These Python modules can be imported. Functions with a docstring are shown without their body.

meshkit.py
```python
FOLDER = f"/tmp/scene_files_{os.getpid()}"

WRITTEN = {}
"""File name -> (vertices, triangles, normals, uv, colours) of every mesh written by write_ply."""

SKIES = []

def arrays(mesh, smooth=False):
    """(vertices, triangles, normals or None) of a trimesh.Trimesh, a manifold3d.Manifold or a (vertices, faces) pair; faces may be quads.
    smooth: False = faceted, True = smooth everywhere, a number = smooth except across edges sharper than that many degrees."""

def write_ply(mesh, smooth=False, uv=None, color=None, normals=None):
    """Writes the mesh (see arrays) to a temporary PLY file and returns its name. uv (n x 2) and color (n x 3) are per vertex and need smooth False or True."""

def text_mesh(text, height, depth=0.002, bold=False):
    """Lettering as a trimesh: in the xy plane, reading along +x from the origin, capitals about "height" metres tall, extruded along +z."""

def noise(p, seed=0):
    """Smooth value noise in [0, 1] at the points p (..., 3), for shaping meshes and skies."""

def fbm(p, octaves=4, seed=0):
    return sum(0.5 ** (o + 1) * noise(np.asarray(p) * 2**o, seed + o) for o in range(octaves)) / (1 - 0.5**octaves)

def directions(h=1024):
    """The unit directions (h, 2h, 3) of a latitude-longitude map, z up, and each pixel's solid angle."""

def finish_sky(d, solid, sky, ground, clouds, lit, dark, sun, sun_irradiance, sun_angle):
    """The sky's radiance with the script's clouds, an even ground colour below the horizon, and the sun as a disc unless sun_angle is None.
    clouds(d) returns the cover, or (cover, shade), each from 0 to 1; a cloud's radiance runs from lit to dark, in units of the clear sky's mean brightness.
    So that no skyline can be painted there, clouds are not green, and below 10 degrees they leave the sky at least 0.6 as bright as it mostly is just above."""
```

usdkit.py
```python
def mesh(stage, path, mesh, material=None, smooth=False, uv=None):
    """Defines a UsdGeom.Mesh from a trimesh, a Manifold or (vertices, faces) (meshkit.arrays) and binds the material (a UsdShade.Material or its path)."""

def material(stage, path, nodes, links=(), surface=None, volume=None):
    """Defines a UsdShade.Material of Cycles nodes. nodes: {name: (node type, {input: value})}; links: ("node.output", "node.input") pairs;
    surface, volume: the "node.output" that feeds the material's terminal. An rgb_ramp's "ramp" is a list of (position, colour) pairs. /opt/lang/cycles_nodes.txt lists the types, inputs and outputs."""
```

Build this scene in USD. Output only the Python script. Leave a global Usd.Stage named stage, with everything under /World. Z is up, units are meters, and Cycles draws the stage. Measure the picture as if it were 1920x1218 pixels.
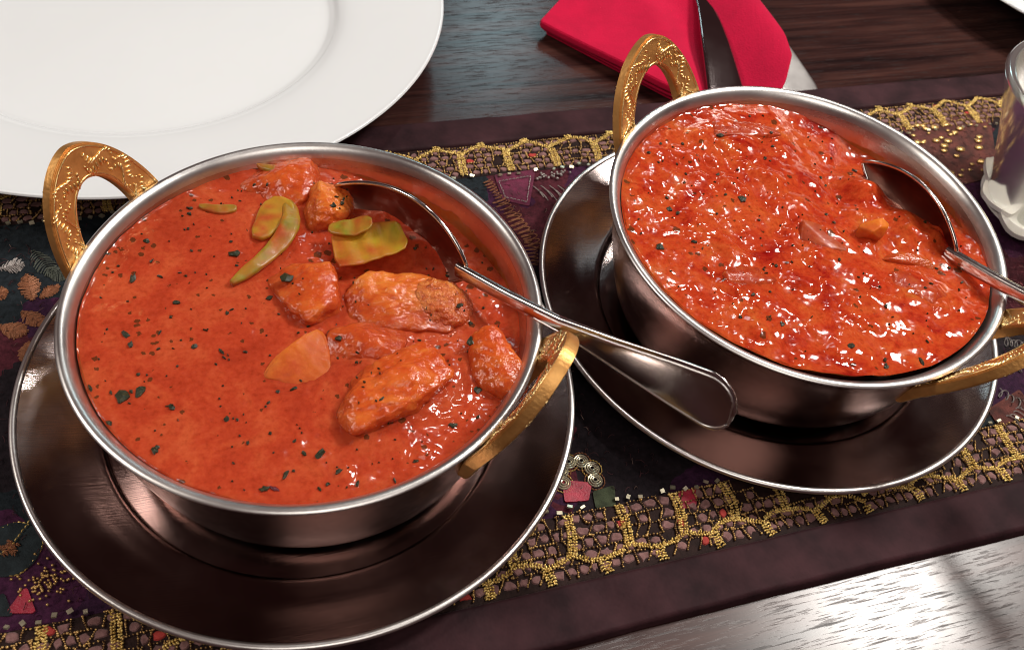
import math, random
import numpy as np
import trimesh, manifold3d as m3, shapely.geometry as sg, shapely.affinity as sa
import usdkit, meshkit
from pxr import Usd, UsdGeom, UsdLux, UsdShade, Sdf, Gf, Vt

rng = np.random.default_rng(7)
stage = Usd.Stage.CreateInMemory()
UsdGeom.SetStageUpAxis(stage, UsdGeom.Tokens.z)
UsdGeom.SetStageMetersPerUnit(stage, 1.0)
UsdGeom.Xform.Define(stage, '/World'); UsdGeom.Scope.Define(stage, '/World/Looks')

# ---------------------------------------------------------------- camera
F_PX = 1759.15
CAM = np.array([-0.02011153, -0.19550884, 0.28880959])
CM = np.array([[0.9523748246641012, -0.27719474901808316, 0.12706401718356136],
               [-0.14141170968346028, -0.7706744980770998, -0.6213401213329226],
               [0.270157216654346, 0.5737803492020375, -0.7731695733531968]])   # right, down, forward
cam = UsdGeom.Camera.Define(stage, '/World/camera')
m = np.eye(4); m[0, :3] = CM[0]; m[1, :3] = -CM[1]; m[2, :3] = -CM[2]; m[3, :3] = CAM
UsdGeom.Xformable(cam).AddTransformOp().Set(Gf.Matrix4d(*m.ravel()))
cam.CreateHorizontalApertureAttr(36.0); cam.CreateVerticalApertureAttr(36.0 * 649 / 1024)
cam.CreateFocalLengthAttr(36.0 * F_PX / 1920)
cam.CreateClippingRangeAttr(Gf.Vec2f(0.01, 50)); cam.CreateExposureAttr(-0.28)
cam.CreateFStopAttr(20.0); cam.CreateFocusDistanceAttr(0.335)

# ---------------------------------------------------------------- light
def dome(color, strength):
    d = UsdLux.DomeLight.Define(stage, '/World/room_glow')
    mt = usdkit.material(stage, '/World/Looks/room_light', {'b': ('background_shader', {'color': color, 'strength': strength})}, surface='b.background')
    UsdShade.MaterialBindingAPI.Apply(d.GetPrim()).Bind(mt)
dome((1.0, 0.46, 0.47), 0.066)

def aim(x, pos, target):
    p, t = np.array(pos, float), np.array(target, float)
    z = p - t; z /= np.linalg.norm(z); a = np.cross([0, 0, 1], z)
    a = a / np.linalg.norm(a) if np.linalg.norm(a) > 1e-6 else np.array([1.0, 0, 0]); b = np.cross(z, a)
    M = np.eye(4); M[0, :3] = a; M[1, :3] = b; M[2, :3] = z; M[3, :3] = p
    x.AddTransformOp().Set(Gf.Matrix4d(*M.ravel()))

def disk(name, pos, target, r, intensity, color):
    l = UsdLux.DiskLight.Define(stage, '/World/' + name); aim(UsdGeom.Xformable(l), pos, target)
    l.CreateRadiusAttr(r); l.CreateIntensityAttr(intensity); l.CreateColorAttr(Gf.Vec3f(*color))
def rect(name, pos, target, w, h, intensity, color):
    l = UsdLux.RectLight.Define(stage, '/World/' + name); aim(UsdGeom.Xformable(l), pos, target)
    l.CreateWidthAttr(w); l.CreateHeightAttr(h); l.CreateIntensityAttr(intensity); l.CreateColorAttr(Gf.Vec3f(*color))
G = np.array([0.17, -0.11, 0.0])
def from_dir(az, el, dist, o=G):
    a, e = math.radians(az), math.radians(el)
    return o + dist * np.array([math.cos(e) * math.cos(a), math.cos(e) * math.sin(a), math.sin(e)])
disk('ceiling_lamp', from_dir(21, 54, 1.25), G, 0.115, 108.0, (1.0, 0.95, 0.89))
disk('ceiling_lamp_001', from_dir(62, 63, 1.5), G, 0.06, 110.0, (1.0, 0.95, 0.9))
disk('ceiling_lamp_002', (-1.0, 0.25, 0.95), (.08, 0, 0), 0.20, 19.0, (1.0, 0.92, 0.84))
disk('ceiling_lamp_003', (-0.05, -0.75, 1.05), (.08, 0, 0), 0.34, 3.6, (1.0, 0.93, 0.86))
disk('ceiling_lamp_004', from_dir(-12, 62, 1.4), G, 0.035, 130.0, (1.0, 0.95, 0.9))
disk('ceiling_lamp_005', from_dir(60, 44, 1.6), G, 0.035, 130.0, (1.0, 0.95, 0.9))
rect('blue_window', from_dir(70.0, 33.0, 1.6, np.array([.1, .16, 0])), (.1, .16, 0), 0.20, 0.24, 8.0, (0.62, 0.92, 1.0))

# ---------------------------------------------------------------- helpers
used = {}
def uniq(parent, name):
    k = (parent, name); n = used.get(k, 0); used[k] = n + 1
    return f'{parent}/{name}' + (f'_{n:03d}' if n else '')
def tag(p, label=None, cat=None, group=None, kind=None):
    for k, v in (('label', label), ('category', cat), ('group', group), ('kind', kind)):
        if v: p.SetCustomDataByKey(k, v)
    return p
def thing(name, label, cat, loc=(0, 0, 0), group=None, kind=None):
    x = UsdGeom.Xform.Define(stage, uniq('/World', name)); x.AddTranslateOp().Set(Gf.Vec3d(*map(float, loc)))
    tag(x.GetPrim(), label, cat, group, kind)
    LOC[str(x.GetPath())] = np.array(loc, float)
    return str(x.GetPath())
LOC = {}
def off(parent):
    return LOC.get('/'.join(parent.split('/')[:3]), np.zeros(3))
def obj(name, mesh, mat, parent='/World', smooth=35, label=None, cat=None, group=None, kind=None, coat=None):
    """mesh in world coordinates; stored relative to its thing's base."""
    if hasattr(mesh, 'to_mesh'):
        mm = mesh.to_mesh(); mesh = (np.array(mm.vert_properties[:, :3]), np.array(mm.tri_verts))
    if isinstance(mesh, trimesh.Trimesh): mesh = (np.array(mesh.vertices), np.array(mesh.faces))
    v, f = np.array(mesh[0], float), np.asarray(mesh[1], int)
    if parent == '/World':
        o = np.array([*((v.min(0) + v.max(0)) / 2)[:2], v[:, 2].min()])
    else: o = off(parent)
    path = uniq(parent, name)
    g = usdkit.mesh(stage, path, (v - o, f), M[mat] if isinstance(mat, str) else mat, smooth=smooth)
    if parent == '/World': UsdGeom.Xformable(g).AddTranslateOp().Set(Gf.Vec3d(*map(float, o)))
    if coat is not None: UsdGeom.PrimvarsAPI(g).CreatePrimvar('coat', Sdf.ValueTypeNames.FloatArray, 'vertex').Set(Vt.FloatArray.FromNumpy(np.asarray(coat, np.float32)))
    tag(g.GetPrim(), label, cat, group, kind)
    return path
def B(x, y, z):
    """point of the plane at height z that lies on the ray of the photograph's pixel (used to measure positions)."""
    d = np.array([(x - 960) / F_PX, (y - 609) / F_PX, 1.0]) @ CM
    return CAM + d * ((z - CAM[2]) / d[2])
def N(p, seed=0): return meshkit.noise(np.asarray(p, float), seed)
def join(parts):
    vs, fs, n = [], [], 0
    for v, f in parts:
        vs.append(v); fs.append(np.asarray(f) + n); n += len(v)
    return np.vstack(vs), np.vstack(fs)
def lathe(prof, n=160, center=(0, 0, 0), closed=False):
    prof = np.array(prof, float); k = len(prof); a = np.linspace(0, 2 * np.pi, n, endpoint=False)
    v = np.stack([np.outer(np.cos(a), prof[:, 0]), np.outer(np.sin(a), prof[:, 0]), np.tile(prof[:, 1], (n, 1))], 2).reshape(-1, 3)
    i = np.arange(n); j = (i + 1) % n; f = []
    for s in range(k if closed else k - 1):
        s2 = (s + 1) % k
        f.append(np.stack([i * k + s, j * k + s, j * k + s2], 1)); f.append(np.stack([i * k + s, j * k + s2, i * k + s2], 1))
    f = np.vstack(f); v = v + np.array(center)
    t = v[f]; ok = np.linalg.norm(np.cross(t[:, 1] - t[:, 0], t[:, 2] - t[:, 0]), axis=1) > 1e-14
    return v, f[ok]
def smoothprof(pts, n=8):
    """Catmull-Rom through profile points."""
    p = np.array(pts, float); q = np.vstack([2 * p[0] - p[1], p, 2 * p[-1] - p[-2]]); out = []
    for i in range(1, len(q) - 2):
        for t in np.linspace(0, 1, n, endpoint=False):
            a, b, c, d = q[i - 1:i + 3]
            out.append(0.5 * ((2 * b) + (-a + c) * t + (2 * a - 5 * b + 4 * c - d) * t * t + (-a + 3 * b - 3 * c + d) * t ** 3))
    out.append(p[-1]); return np.array(out)
def tube(pts, r, n=6, caps=True):
    p = np.array(pts, float); r = np.broadcast_to(np.asarray(r, float), (len(p),))
    t = np.gradient(p, axis=0); t /= np.linalg.norm(t, axis=1, keepdims=True) + 1e-12
    ref = np.array([0, 0, 1.0]) if abs(t[:, 2]).mean() < .8 else np.array([1.0, 0, 0])
    a = np.cross(t, ref); a /= np.linalg.norm(a, axis=1, keepdims=True) + 1e-12; b = np.cross(t, a)
    an = np.linspace(0, 2 * np.pi, n, endpoint=False)
    v = (p[:, None] + r[:, None, None] * (np.cos(an)[None, :, None] * a[:, None] + np.sin(an)[None, :, None] * b[:, None])).reshape(-1, 3)
    i = np.arange(len(p) - 1)[:, None] * n; j = np.arange(n)[None]; k = (j + 1) % n
    f = np.vstack([np.stack([i + j, i + n + j, i + n + k], 2).reshape(-1, 3), np.stack([i + j, i + n + k, i + k], 2).reshape(-1, 3)])
    if caps:
        m0 = len(v); v = np.vstack([v, p[0], p[-1]]); jj = np.arange(n); e = (len(p) - 1) * n
        f = np.vstack([f, np.stack([np.full(n, m0), jj, (jj + 1) % n], 1), np.stack([np.full(n, m0 + 1), e + (jj + 1) % n, e + jj], 1)])
    return v, f
ICO1 = trimesh.creation.icosphere(1); ICO0 = trimesh.creation.icosphere(0)
def blobs(centers, axes, ico=ICO1):
    """many ellipsoids; axes (n,3,3): rows are the scaled axes."""
    c = np.asarray(centers, float); A = np.asarray(axes, float); V = np.array(ico.vertices); Fc = np.array(ico.faces)
    v = (np.einsum('kd,nde->nke', V, A) + c[:, None]).reshape(-1, 3)
    f = (Fc[None] + (np.arange(len(c)) * len(V))[:, None, None]).reshape(-1, 3)
    return v, f
def gridmesh(X, Y, Z, wrap=False):
    h, w = X.shape; v = np.stack([X, Y, Z], 2).reshape(-1, 3)
    i, j = np.meshgrid(np.arange(h - 1), np.arange(w if wrap else w - 1), indexing='ij'); j2 = (j + 1) % w
    a, b, c, d = i * w + j, i * w + j2, (i + 1) * w + j2, (i + 1) * w + j
    return v, np.vstack([np.stack([a, b, c], 2).reshape(-1, 3), np.stack([a, c, d], 2).reshape(-1, 3)])
def plate_poly(poly, t, edge=None):
    """polygon extruded +-t/2 with small stepped chamfer; Manifold."""
    return extr(poly.buffer(-(edge or t * .15)), t).__add__(extr(poly, t * .7))
def extr(poly, t):
    polys = getattr(poly, 'geoms', [poly]); cs = []
    for q in polys:
        q = sg.polygon.orient(q); cs.append(np.array(q.exterior.coords)[:-1])
        cs += [np.array(r.coords)[:-1] for r in q.interiors]
    return m3.Manifold.extrude(m3.CrossSection(cs, m3.FillRule.EvenOdd), t).translate([0, 0, -t / 2])
def man(mf):
    q = mf.to_mesh(); return np.array(q.vert_properties[:, :3], float), np.array(q.tri_verts)
def sstep(a, b, x): t = np.clip((x - a) / (b - a), 0, 1); return t * t * (3 - 2 * t)

# ---------------------------------------------------------------- materials
M = {}
def mat(name, nodes, links=(), surface='p.BSDF'):
    M[name] = usdkit.material(stage, '/World/Looks/' + name, nodes, links, surface=surface); return M[name]
OBJ = {'tc': ('texture_coordinate', {})}
def steel(name, color, rough, bump=.06, scale=(60, 60, 60), smudge=.07):
    mat(name, {**OBJ, 'mp': ('mapping', {'mapping_type': 'point', 'scale': scale}),
               'n': ('noise_texture', {'scale': 9.0, 'detail': 4.0}), 'n2': ('noise_texture', {'scale': 30.0, 'detail': 4.0, 'roughness': .5}),
               'rr': ('map_range', {'from_min': .3, 'from_max': .7, 'to_min': rough - smudge, 'to_max': rough + smudge}),
               'cr': ('rgb_ramp', {'ramp': [(.3, tuple(c * .86 for c in color)), (.7, color)]}),
               'b': ('bump', {'strength': bump, 'distance': .0006}), 'p': ('principled_bsdf', {'metallic': 1.0})},
        [('tc.object', 'mp.vector'), ('mp.vector', 'n.vector'), ('tc.object', 'n2.vector'), ('n2.fac', 'rr.value'), ('n2.fac', 'cr.fac'), ('cr.color', 'p.base_color'),
         ('rr.result', 'p.roughness'), ('n.fac', 'b.height'), ('b.normal', 'p.normal')])
steel('saucer_steel', (.50, .42, .40), .16, .07, (8, 260, 40))
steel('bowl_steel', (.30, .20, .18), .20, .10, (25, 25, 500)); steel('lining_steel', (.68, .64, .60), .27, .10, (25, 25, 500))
steel('rim_steel', (.82, .80, .77), .34, .05, (60, 60, 60), .06)
steel('spoon_steel', (.66, .63, .60), .17, .03, (60, 60, 60), .06)
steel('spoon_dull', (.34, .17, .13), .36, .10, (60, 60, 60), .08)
steel('knife_steel', (.46, .40, .39), .10, .02, (60, 60, 60), .03)
def rough(name, color, r, var=.2, nscale=40.0, bump=0.0, bscale=300.0, extra=None, color2=None):
    c2 = color2 or tuple(c * (1 - var) for c in color)
    mat(name, {**OBJ, 'n': ('noise_texture', {'scale': nscale, 'detail': 5.0, 'roughness': .6}), 'n2': ('noise_texture', {'scale': bscale, 'detail': 3.0}),
               'cr': ('rgb_ramp', {'ramp': [(.35, c2), (.65, color)]}), 'b': ('bump', {'strength': bump, 'distance': .0005}),
               'p': ('principled_bsdf', {'roughness': r, **({'specular_ior_level': .15} if r >= .6 else {}), **(extra or {})})},
        [('tc.object', 'n.vector'), ('tc.object', 'n2.vector'), ('n.fac', 'cr.fac'), ('cr.color', 'p.base_color'), ('n2.fac', 'b.height'), ('b.normal', 'p.normal')])
rough('brass', (.84, .46, .15), .44, .18, 120., .25, 900., {'metallic': .78}, (.58, .28, .08))
rough('brass_bright', (1.0, .74, .34), .30, .2, 300., .2, 900., {'metallic': 1.0})
rough('gold_thread', (.90, .68, .24), .34, .3, 500., .3, 2500., {'metallic': .55}, (.62, .40, .10))
rough('bead_gold', (.70, .44, .16), .28, .3, 700., .0, 900., {'metallic': .6})
rough('bead_dark', (.30, .17, .07), .3, .3, 700., .0, 900., {'metallic': .8})
rough('sequin', (.78, .72, .52), .25, .3, 500., .0, 900., {'metallic': .7})
rough('copper_thread', (.42, .17, .08), .42, .4, 900., .6, 2500., {'metallic': .35})
rough('green_thread', (.09, .10, .075), .5, .5, 900., .6, 2500., {'metallic': .2})
rough('silver_thread', (.5, .45, .42), .4, .4, 900., .6, 2500., {'metallic': .5})
rough('china', (.82, .85, .86), .14, .03, 8., .02, 60., {'specular_ior_level': .5})
rough('porcelain', (.80, .76, .72), .3, .05, 30.)
rough('wax', (.85, .80, .70), .5, .05, 30.)
rough('velvet_border', (.050, .018, .022), .7, .5, 45., .35, 700., {'sheen_weight': .08, 'sheen_roughness': .35, 'sheen_tint': (.9, .6, .7)}, (.018, .006, .008))
rough('trim_net', (.030, .014, .012), .7, .5, 300., .5, 1500.)
rough('patch_mauve', (.30, .155, .145), .65, .35, 350., .5, 2500., {'sheen_weight': .2}, (.15, .07, .065))
rough('patch_red', (.50, .06, .05), .6, .3, 350., .5, 2500.)
rough('magenta_cloth', (.16, .012, .05), .6, .5, 300., .5, 1500., {'sheen_weight': .3})
rough('red_cloth', (.45, .02, .05), .5, .4, 300., .5, 1500.)
rough('teal_cloth', (.020, .030, .034), .7, .5, 300., .5, 1500., {'sheen_weight': .15})
rough('green_cloth', (.06, .075, .04), .7, .5, 300., .5, 1500.)
rough('rust_cloth', (.15, .036, .026), .7, .7, 160., .5, 1500., {'sheen_weight': .2})
rough('napkin', (.60, .003, .045), .85, .16, 60., .6, 1100., {'sheen_weight': .25, 'sheen_tint': (1, .3, .5)})
# velvet centre: patches of plum, black teal and maroon
mat('velvet', {**OBJ, 'w': ('noise_texture', {'scale': 60., 'detail': 3.}), 'mx': ('mix_vector', {'fac': .02}), 'v': ('voronoi_texture', {'scale': 26.}),
               'bw': ('separate_color', {}), 'cr': ('rgb_ramp', {'interpolate': False, 'ramp': [(0, (.016, .012, .015)), (.28, (.055, .014, .042)), (.5, (.014, .020, .024)), (.68, (.075, .016, .024)), (.86, (.036, .012, .034))]}),
               'n': ('noise_texture', {'scale': 420., 'detail': 4., 'roughness': .7}), 'mu': ('mix_color', {'blend_type': 'multiply', 'fac': .8}), 'nr': ('rgb_ramp', {'ramp': [(.3, (.35, .35, .35)), (.7, (1.6, 1.5, 1.5))]}),
               'b': ('bump', {'strength': .7, 'distance': .001}), 'p': ('principled_bsdf', {'roughness': .8, 'specular_ior_level': .12, 'sheen_weight': .05, 'sheen_roughness': .4, 'sheen_tint': (.8, .6, .7)})},
    [('tc.object', 'w.vector'), ('tc.object', 'mx.a'), ('w.color', 'mx.b'), ('mx.result', 'v.vector'), ('v.color', 'bw.color'), ('bw.r', 'cr.fac'), ('tc.object', 'n.vector'), ('n.fac', 'nr.fac'),
     ('cr.color', 'mu.a'), ('nr.color', 'mu.b'), ('mu.result', 'p.base_color'), ('n.fac', 'b.height'), ('b.normal', 'p.normal')])
# dark stained wood with pores along x
mat('wood', {**OBJ, 'm1': ('mapping', {'scale': (3., 60., 1.)}), 'm2': ('mapping', {'scale': (70., 1000., 1.)}), 'n1': ('noise_texture', {'scale': 2.2, 'detail': 6., 'roughness': .65, 'distortion': .6}),
             'n2': ('noise_texture', {'scale': 1.0, 'detail': 3., 'roughness': .6, 'distortion': .3}), 'c1': ('rgb_ramp', {'ramp': [(.34, (.010, .004, .004)), (.5, (.034, .0125, .0105)), (.66, (.066, .026, .020))]}),
             'c2': ('rgb_ramp', {'ramp': [(.30, (0, 0, 0)), (.46, (1, 1, 1))]}), 'mu': ('mix_color', {'blend_type': 'multiply', 'fac': .45}), 'b': ('bump', {'strength': .09, 'distance': .0004}),
             'rr': ('map_range', {'from_min': 0., 'from_max': 1., 'to_min': .42, 'to_max': .23}), 'p': ('principled_bsdf', {'specular_ior_level': .42})},
    [('tc.object', 'm1.vector'), ('tc.object', 'm2.vector'), ('m1.vector', 'n1.vector'), ('m2.vector', 'n2.vector'), ('n1.fac', 'c1.fac'), ('n2.fac', 'c2.fac'), ('c1.color', 'mu.a'), ('c2.color', 'mu.b'),
     ('mu.result', 'p.base_color'), ('c2.color', 'b.height'), ('b.normal', 'p.normal'), ('c2.color', 'rr.value'), ('rr.result', 'p.roughness')])
# curry sauces
def sauce(name, ramp, rgh, bstr, bscale, speck, speck_size, grain=.9):
    mat(name, {**OBJ, 'n': ('noise_texture', {'scale': 62., 'detail': 8., 'roughness': .68, 'distortion': .7}), 'cr': ('rgb_ramp', {'ramp': ramp}),
               'n3': ('noise_texture', {'scale': 520., 'detail': 5., 'roughness': .7}), 'c3': ('rgb_ramp', {'ramp': [(.30, (.62, .52, .46)), (.48, (1, 1, 1)), (.70, (1.16, 1.5, 1.7))]}), 'm3': ('mix_color', {'blend_type': 'multiply', 'fac': grain, 'use_clamp': False}),
               'wd': ('noise_texture', {'scale': 900., 'detail': 2.}), 'wm': ('mix_vector', {'fac': .0016, 'use_clamp': False}), 'cl': ('noise_texture', {'scale': 48., 'detail': 2.}), 'cm': ('map_range', {'from_min': .38, 'from_max': .66, 'to_min': .25, 'to_max': 2.2}), 'pk': ('math', {'math_type': 'multiply', 'value2': speck}),
               'v': ('voronoi_texture', {'scale': 300.}), 'vs': ('separate_color', {}), 'sz': ('math', {'math_type': 'multiply', 'value2': speck_size}), 'lt': ('math', {'math_type': 'less_than'}), 'pick': ('math', {'math_type': 'less_than'}), 'and': ('math', {'math_type': 'multiply'}),
               'fa': ('math', {'math_type': 'multiply', 'value2': .78}), 'ms': ('mix_color', {'b': (.050, .026, .008)}),
               'nr': ('noise_texture', {'scale': 120., 'detail': 4., 'roughness': .6}), 'rr': ('map_range', {'from_min': .40, 'from_max': .62, 'to_min': rgh[0], 'to_max': rgh[1], 'clamp': True}),
               'n2': ('noise_texture', {'scale': bscale, 'detail': 1.5, 'roughness': .4}), 'b': ('bump', {'strength': bstr, 'distance': .0008}),
               'p': ('principled_bsdf', {'specular_ior_level': .42, 'subsurface_weight': .25, 'subsurface_scale': .0022, 'subsurface_radius': (1., .28, .1)})},
        [('tc.object', 'n.vector'), ('n.fac', 'cr.fac'), ('tc.object', 'n3.vector'), ('n3.fac', 'c3.fac'), ('cr.color', 'm3.a'), ('c3.color', 'm3.b'), ('tc.object', 'wd.vector'), ('tc.object', 'wm.a'), ('wd.color', 'wm.b'), ('wm.result', 'v.vector'), ('v.color', 'vs.color'),
         ('vs.b', 'sz.value1'), ('v.distance', 'lt.value1'), ('sz.value', 'lt.value2'), ('tc.object', 'cl.vector'), ('cl.fac', 'cm.value'), ('cm.result', 'pk.value1'), ('vs.g', 'pick.value1'), ('pk.value', 'pick.value2'),
         ('lt.value', 'and.value1'), ('pick.value', 'and.value2'), ('and.value', 'fa.value1'), ('fa.value', 'ms.fac'), ('m3.result', 'ms.a'), ('ms.result', 'p.base_color'), ('tc.object', 'nr.vector'), ('nr.fac', 'rr.value'), ('rr.result', 'p.roughness'),
         ('tc.object', 'n2.vector'), ('n2.fac', 'b.height'), ('b.normal', 'p.normal')])
sauce('sauce_left', [(.28, (.34, .032, .012)), (.48, (.46, .052, .018)), (.70, (.54, .092, .030))], (.07, .16), .22, 330., .24, .46, .6)
sauce('sauce_right', [(.34, (.30, .008, .005)), (.46, (.48, .042, .011)), (.60, (.54, .076, .017)), (.72, (.52, .115, .022))], (.06, .18), .32, 300., .12, .5)
def food(name, ramp, rgh=.25, scale=(130, 130, 130), bstr=.5, sss=.25, coat=.12):
    mat(name, {**OBJ, 'mp': ('mapping', {'scale': scale}), 'n': ('noise_texture', {'scale': 1., 'detail': 6., 'roughness': .65, 'distortion': .5}), 'cr': ('rgb_ramp', {'ramp': ramp}),
               'n2': ('noise_texture', {'scale': 3.2, 'detail': 4.}), 'b': ('bump', {'strength': bstr, 'distance': .0006}), 'at': ('attribute', {'attribute': 'coat'}), 'mc': ('mix_color', {}),
               'ns': ('noise_texture', {'scale': 260., 'detail': 5., 'roughness': .65}), 'cs': ('rgb_ramp', {'ramp': [(.3, (.34, .030, .008)), (.5, (.45, .052, .013)), (.7, (.54, .10, .026))]}),
               'p': ('principled_bsdf', {'roughness': rgh, 'specular_ior_level': .22 if rgh > .45 else .4, 'subsurface_weight': sss, 'subsurface_scale': .002, 'subsurface_radius': (1., .4, .15), 'coat_weight': coat, 'coat_roughness': .12})},
        [('tc.object', 'mp.vector'), ('mp.vector', 'n.vector'), ('mp.vector', 'n2.vector'), ('n.fac', 'cr.fac'), ('tc.object', 'ns.vector'), ('ns.fac', 'cs.fac'), ('cr.color', 'mc.a'), ('cs.color', 'mc.b'), ('at.fac', 'mc.fac'), ('mc.result', 'p.base_color'), ('n2.fac', 'b.height'), ('b.normal', 'p.normal')])
food('chicken', [(.30, (.46, .052, .012)), (.46, (.68, .14, .022)), (.66, (.80, .27, .05))], .17, (110, 220, 150), 1.)
food('chicken_red', [(.30, (.44, .045, .011)), (.48, (.60, .088, .016)), (.68, (.74, .18, .034))], .16, (110, 160, 130), 1.)
food('paneer', [(.3, (.60, .085, .009)), (.52, (.70, .17, .012)), (.7, (.76, .25, .022))], .5, (90, 90, 90), .5, .15, .04)
food('char', [(.30, (.20, .035, .010)), (.42, (.54, .10, .020)), (.66, (.74, .25, .055))], .18, (420, 420, 420), 1.)
food('pepper_yellow', [(.28, (.26, .20, .014)), (.46, (.44, .30, .018)), (.68, (.56, .28, .022))], .38, (70, 70, 70), .3, coat=.08)
food('pepper_green', [(.3, (.13, .16, .012)), (.5, (.28, .24, .018)), (.72, (.40, .24, .018))], .38, (80, 80, 80), .3, coat=.08)
food('pepper_dull', [(.3, (.24, .06, .010)), (.5, (.32, .085, .012)), (.72, (.38, .045, .010))], .38, (80, 80, 80), .2, coat=.08)
food('tomato', [(.3, (.27, .008, .005)), (.5, (.34, .014, .007)), (.72, (.42, .032, .009))], .2, (80, 80, 80), .4)
food('herb', [(.3, (.008, .012, .004)), (.5, (.016, .022, .006)), (.72, (.045, .036, .010))], .45, (500, 500, 500), .5, 0., .06)
food('onion', [(.3, (.05, .003, .012)), (.6, (.15, .008, .02))], .25, (200, 200, 200), .2)
mat('film', {**OBJ, 'n': ('noise_texture', {'scale': 160., 'detail': 5., 'roughness': .65}), 'cr': ('rgb_ramp', {'ramp': [(.3, (.34, .055, .010)), (.6, (.40, .13, .025)), (.75, (.42, .18, .05))]}),
             'al': ('map_range', {'from_min': .32, 'from_max': .62, 'to_min': .9, 'to_max': .35, 'clamp': True}), 'p': ('principled_bsdf', {'roughness': .22})},
    [('tc.object', 'n.vector'), ('n.fac', 'cr.fac'), ('n.fac', 'al.value'), ('al.result', 'p.alpha'), ('cr.color', 'p.base_color')])
mat('glass', {'p': ('principled_bsdf', {'base_color': (.93, .95, .90), 'roughness': .16, 'transmission_weight': .92, 'ior': 1.22})})
mat('flame', {'e': ('emission', {'color': (1., .78, .45), 'strength': 80.0})}, surface='e.emission')

# ---------------------------------------------------------------- table
tx, ty = np.array([-0.5, 1.3]), np.array([-0.55, 0.75])
tb = trimesh.creation.box([tx[1] - tx[0], ty[1] - ty[0], 0.03]); tb.apply_translation([tx.mean(), ty.mean(), -0.015])
obj('table_top', tb, 'wood', kind='structure', label='dark brown wood grain table top under the dishes', cat='table', smooth=False)

# ---------------------------------------------------------------- table runner
YN0, YN1, YN2 = -0.1098, -0.0902, -0.0652      # near hem edge, hem / trim, trim / velvet
YF2, YF1, YF0 = 0.1012, 0.1219, 0.1408
RX0, RX1 = -0.30, 0.62
RUN = thing('table_runner', 'dark velvet table runner with gold embroidered borders lying under both curry dishes', 'table runner', (0.1, 0.0155, 0))
def cloth(y0, y1, top, amp, nx, ny, seed, x0=RX0, x1=RX1, wav=0.0, round_edge=True):
    xs = np.linspace(x0, x1, nx); t = np.linspace(0, 1, ny); X, T = np.meshgrid(xs, t)
    e0 = wav * N(np.stack([xs * 45, xs * 0, xs * 0 + seed], 1), seed) ; e1 = wav * .5 * N(np.stack([xs * 60, xs * 0 + 3, xs * 0], 1), seed)
    Y = (y0 + e0)[None] * (1 - T) + (y1 + e1)[None] * T
    nz = N(np.stack([X.ravel() * 70, Y.ravel() * 70, 0 * X.ravel() + seed], 1), seed).reshape(X.shape) + .5 * N(np.stack([X.ravel() * 150 + 40 * Y.ravel(), Y.ravel() * 40, 0 * X.ravel()], 1), seed + 1).reshape(X.shape)
    Z = top + amp * nz
    if round_edge:
        d = np.minimum(T, 1 - T) * (y1 - y0); Z = 0.0006 + (Z - 0.0006) * np.sqrt(np.clip(1 - (1 - np.clip(d / 0.0022, 0, 1)) ** 2, 0, 1))
    return gridmesh(X, Y, Z)
obj('velvet_centre', cloth(YN2 - .002, YF2 + .002, 0.0019, .00008, 500, 60, 1, round_edge=False), 'velvet', RUN)
obj('trim_band', cloth(YN1 - .002, YN2, 0.0024, .00006, 500, 24, 2), 'trim_net', RUN)
obj('trim_band', cloth(YF2, YF1 + .002, 0.0024, .00006, 500, 24, 3), 'trim_net', RUN)
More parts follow.
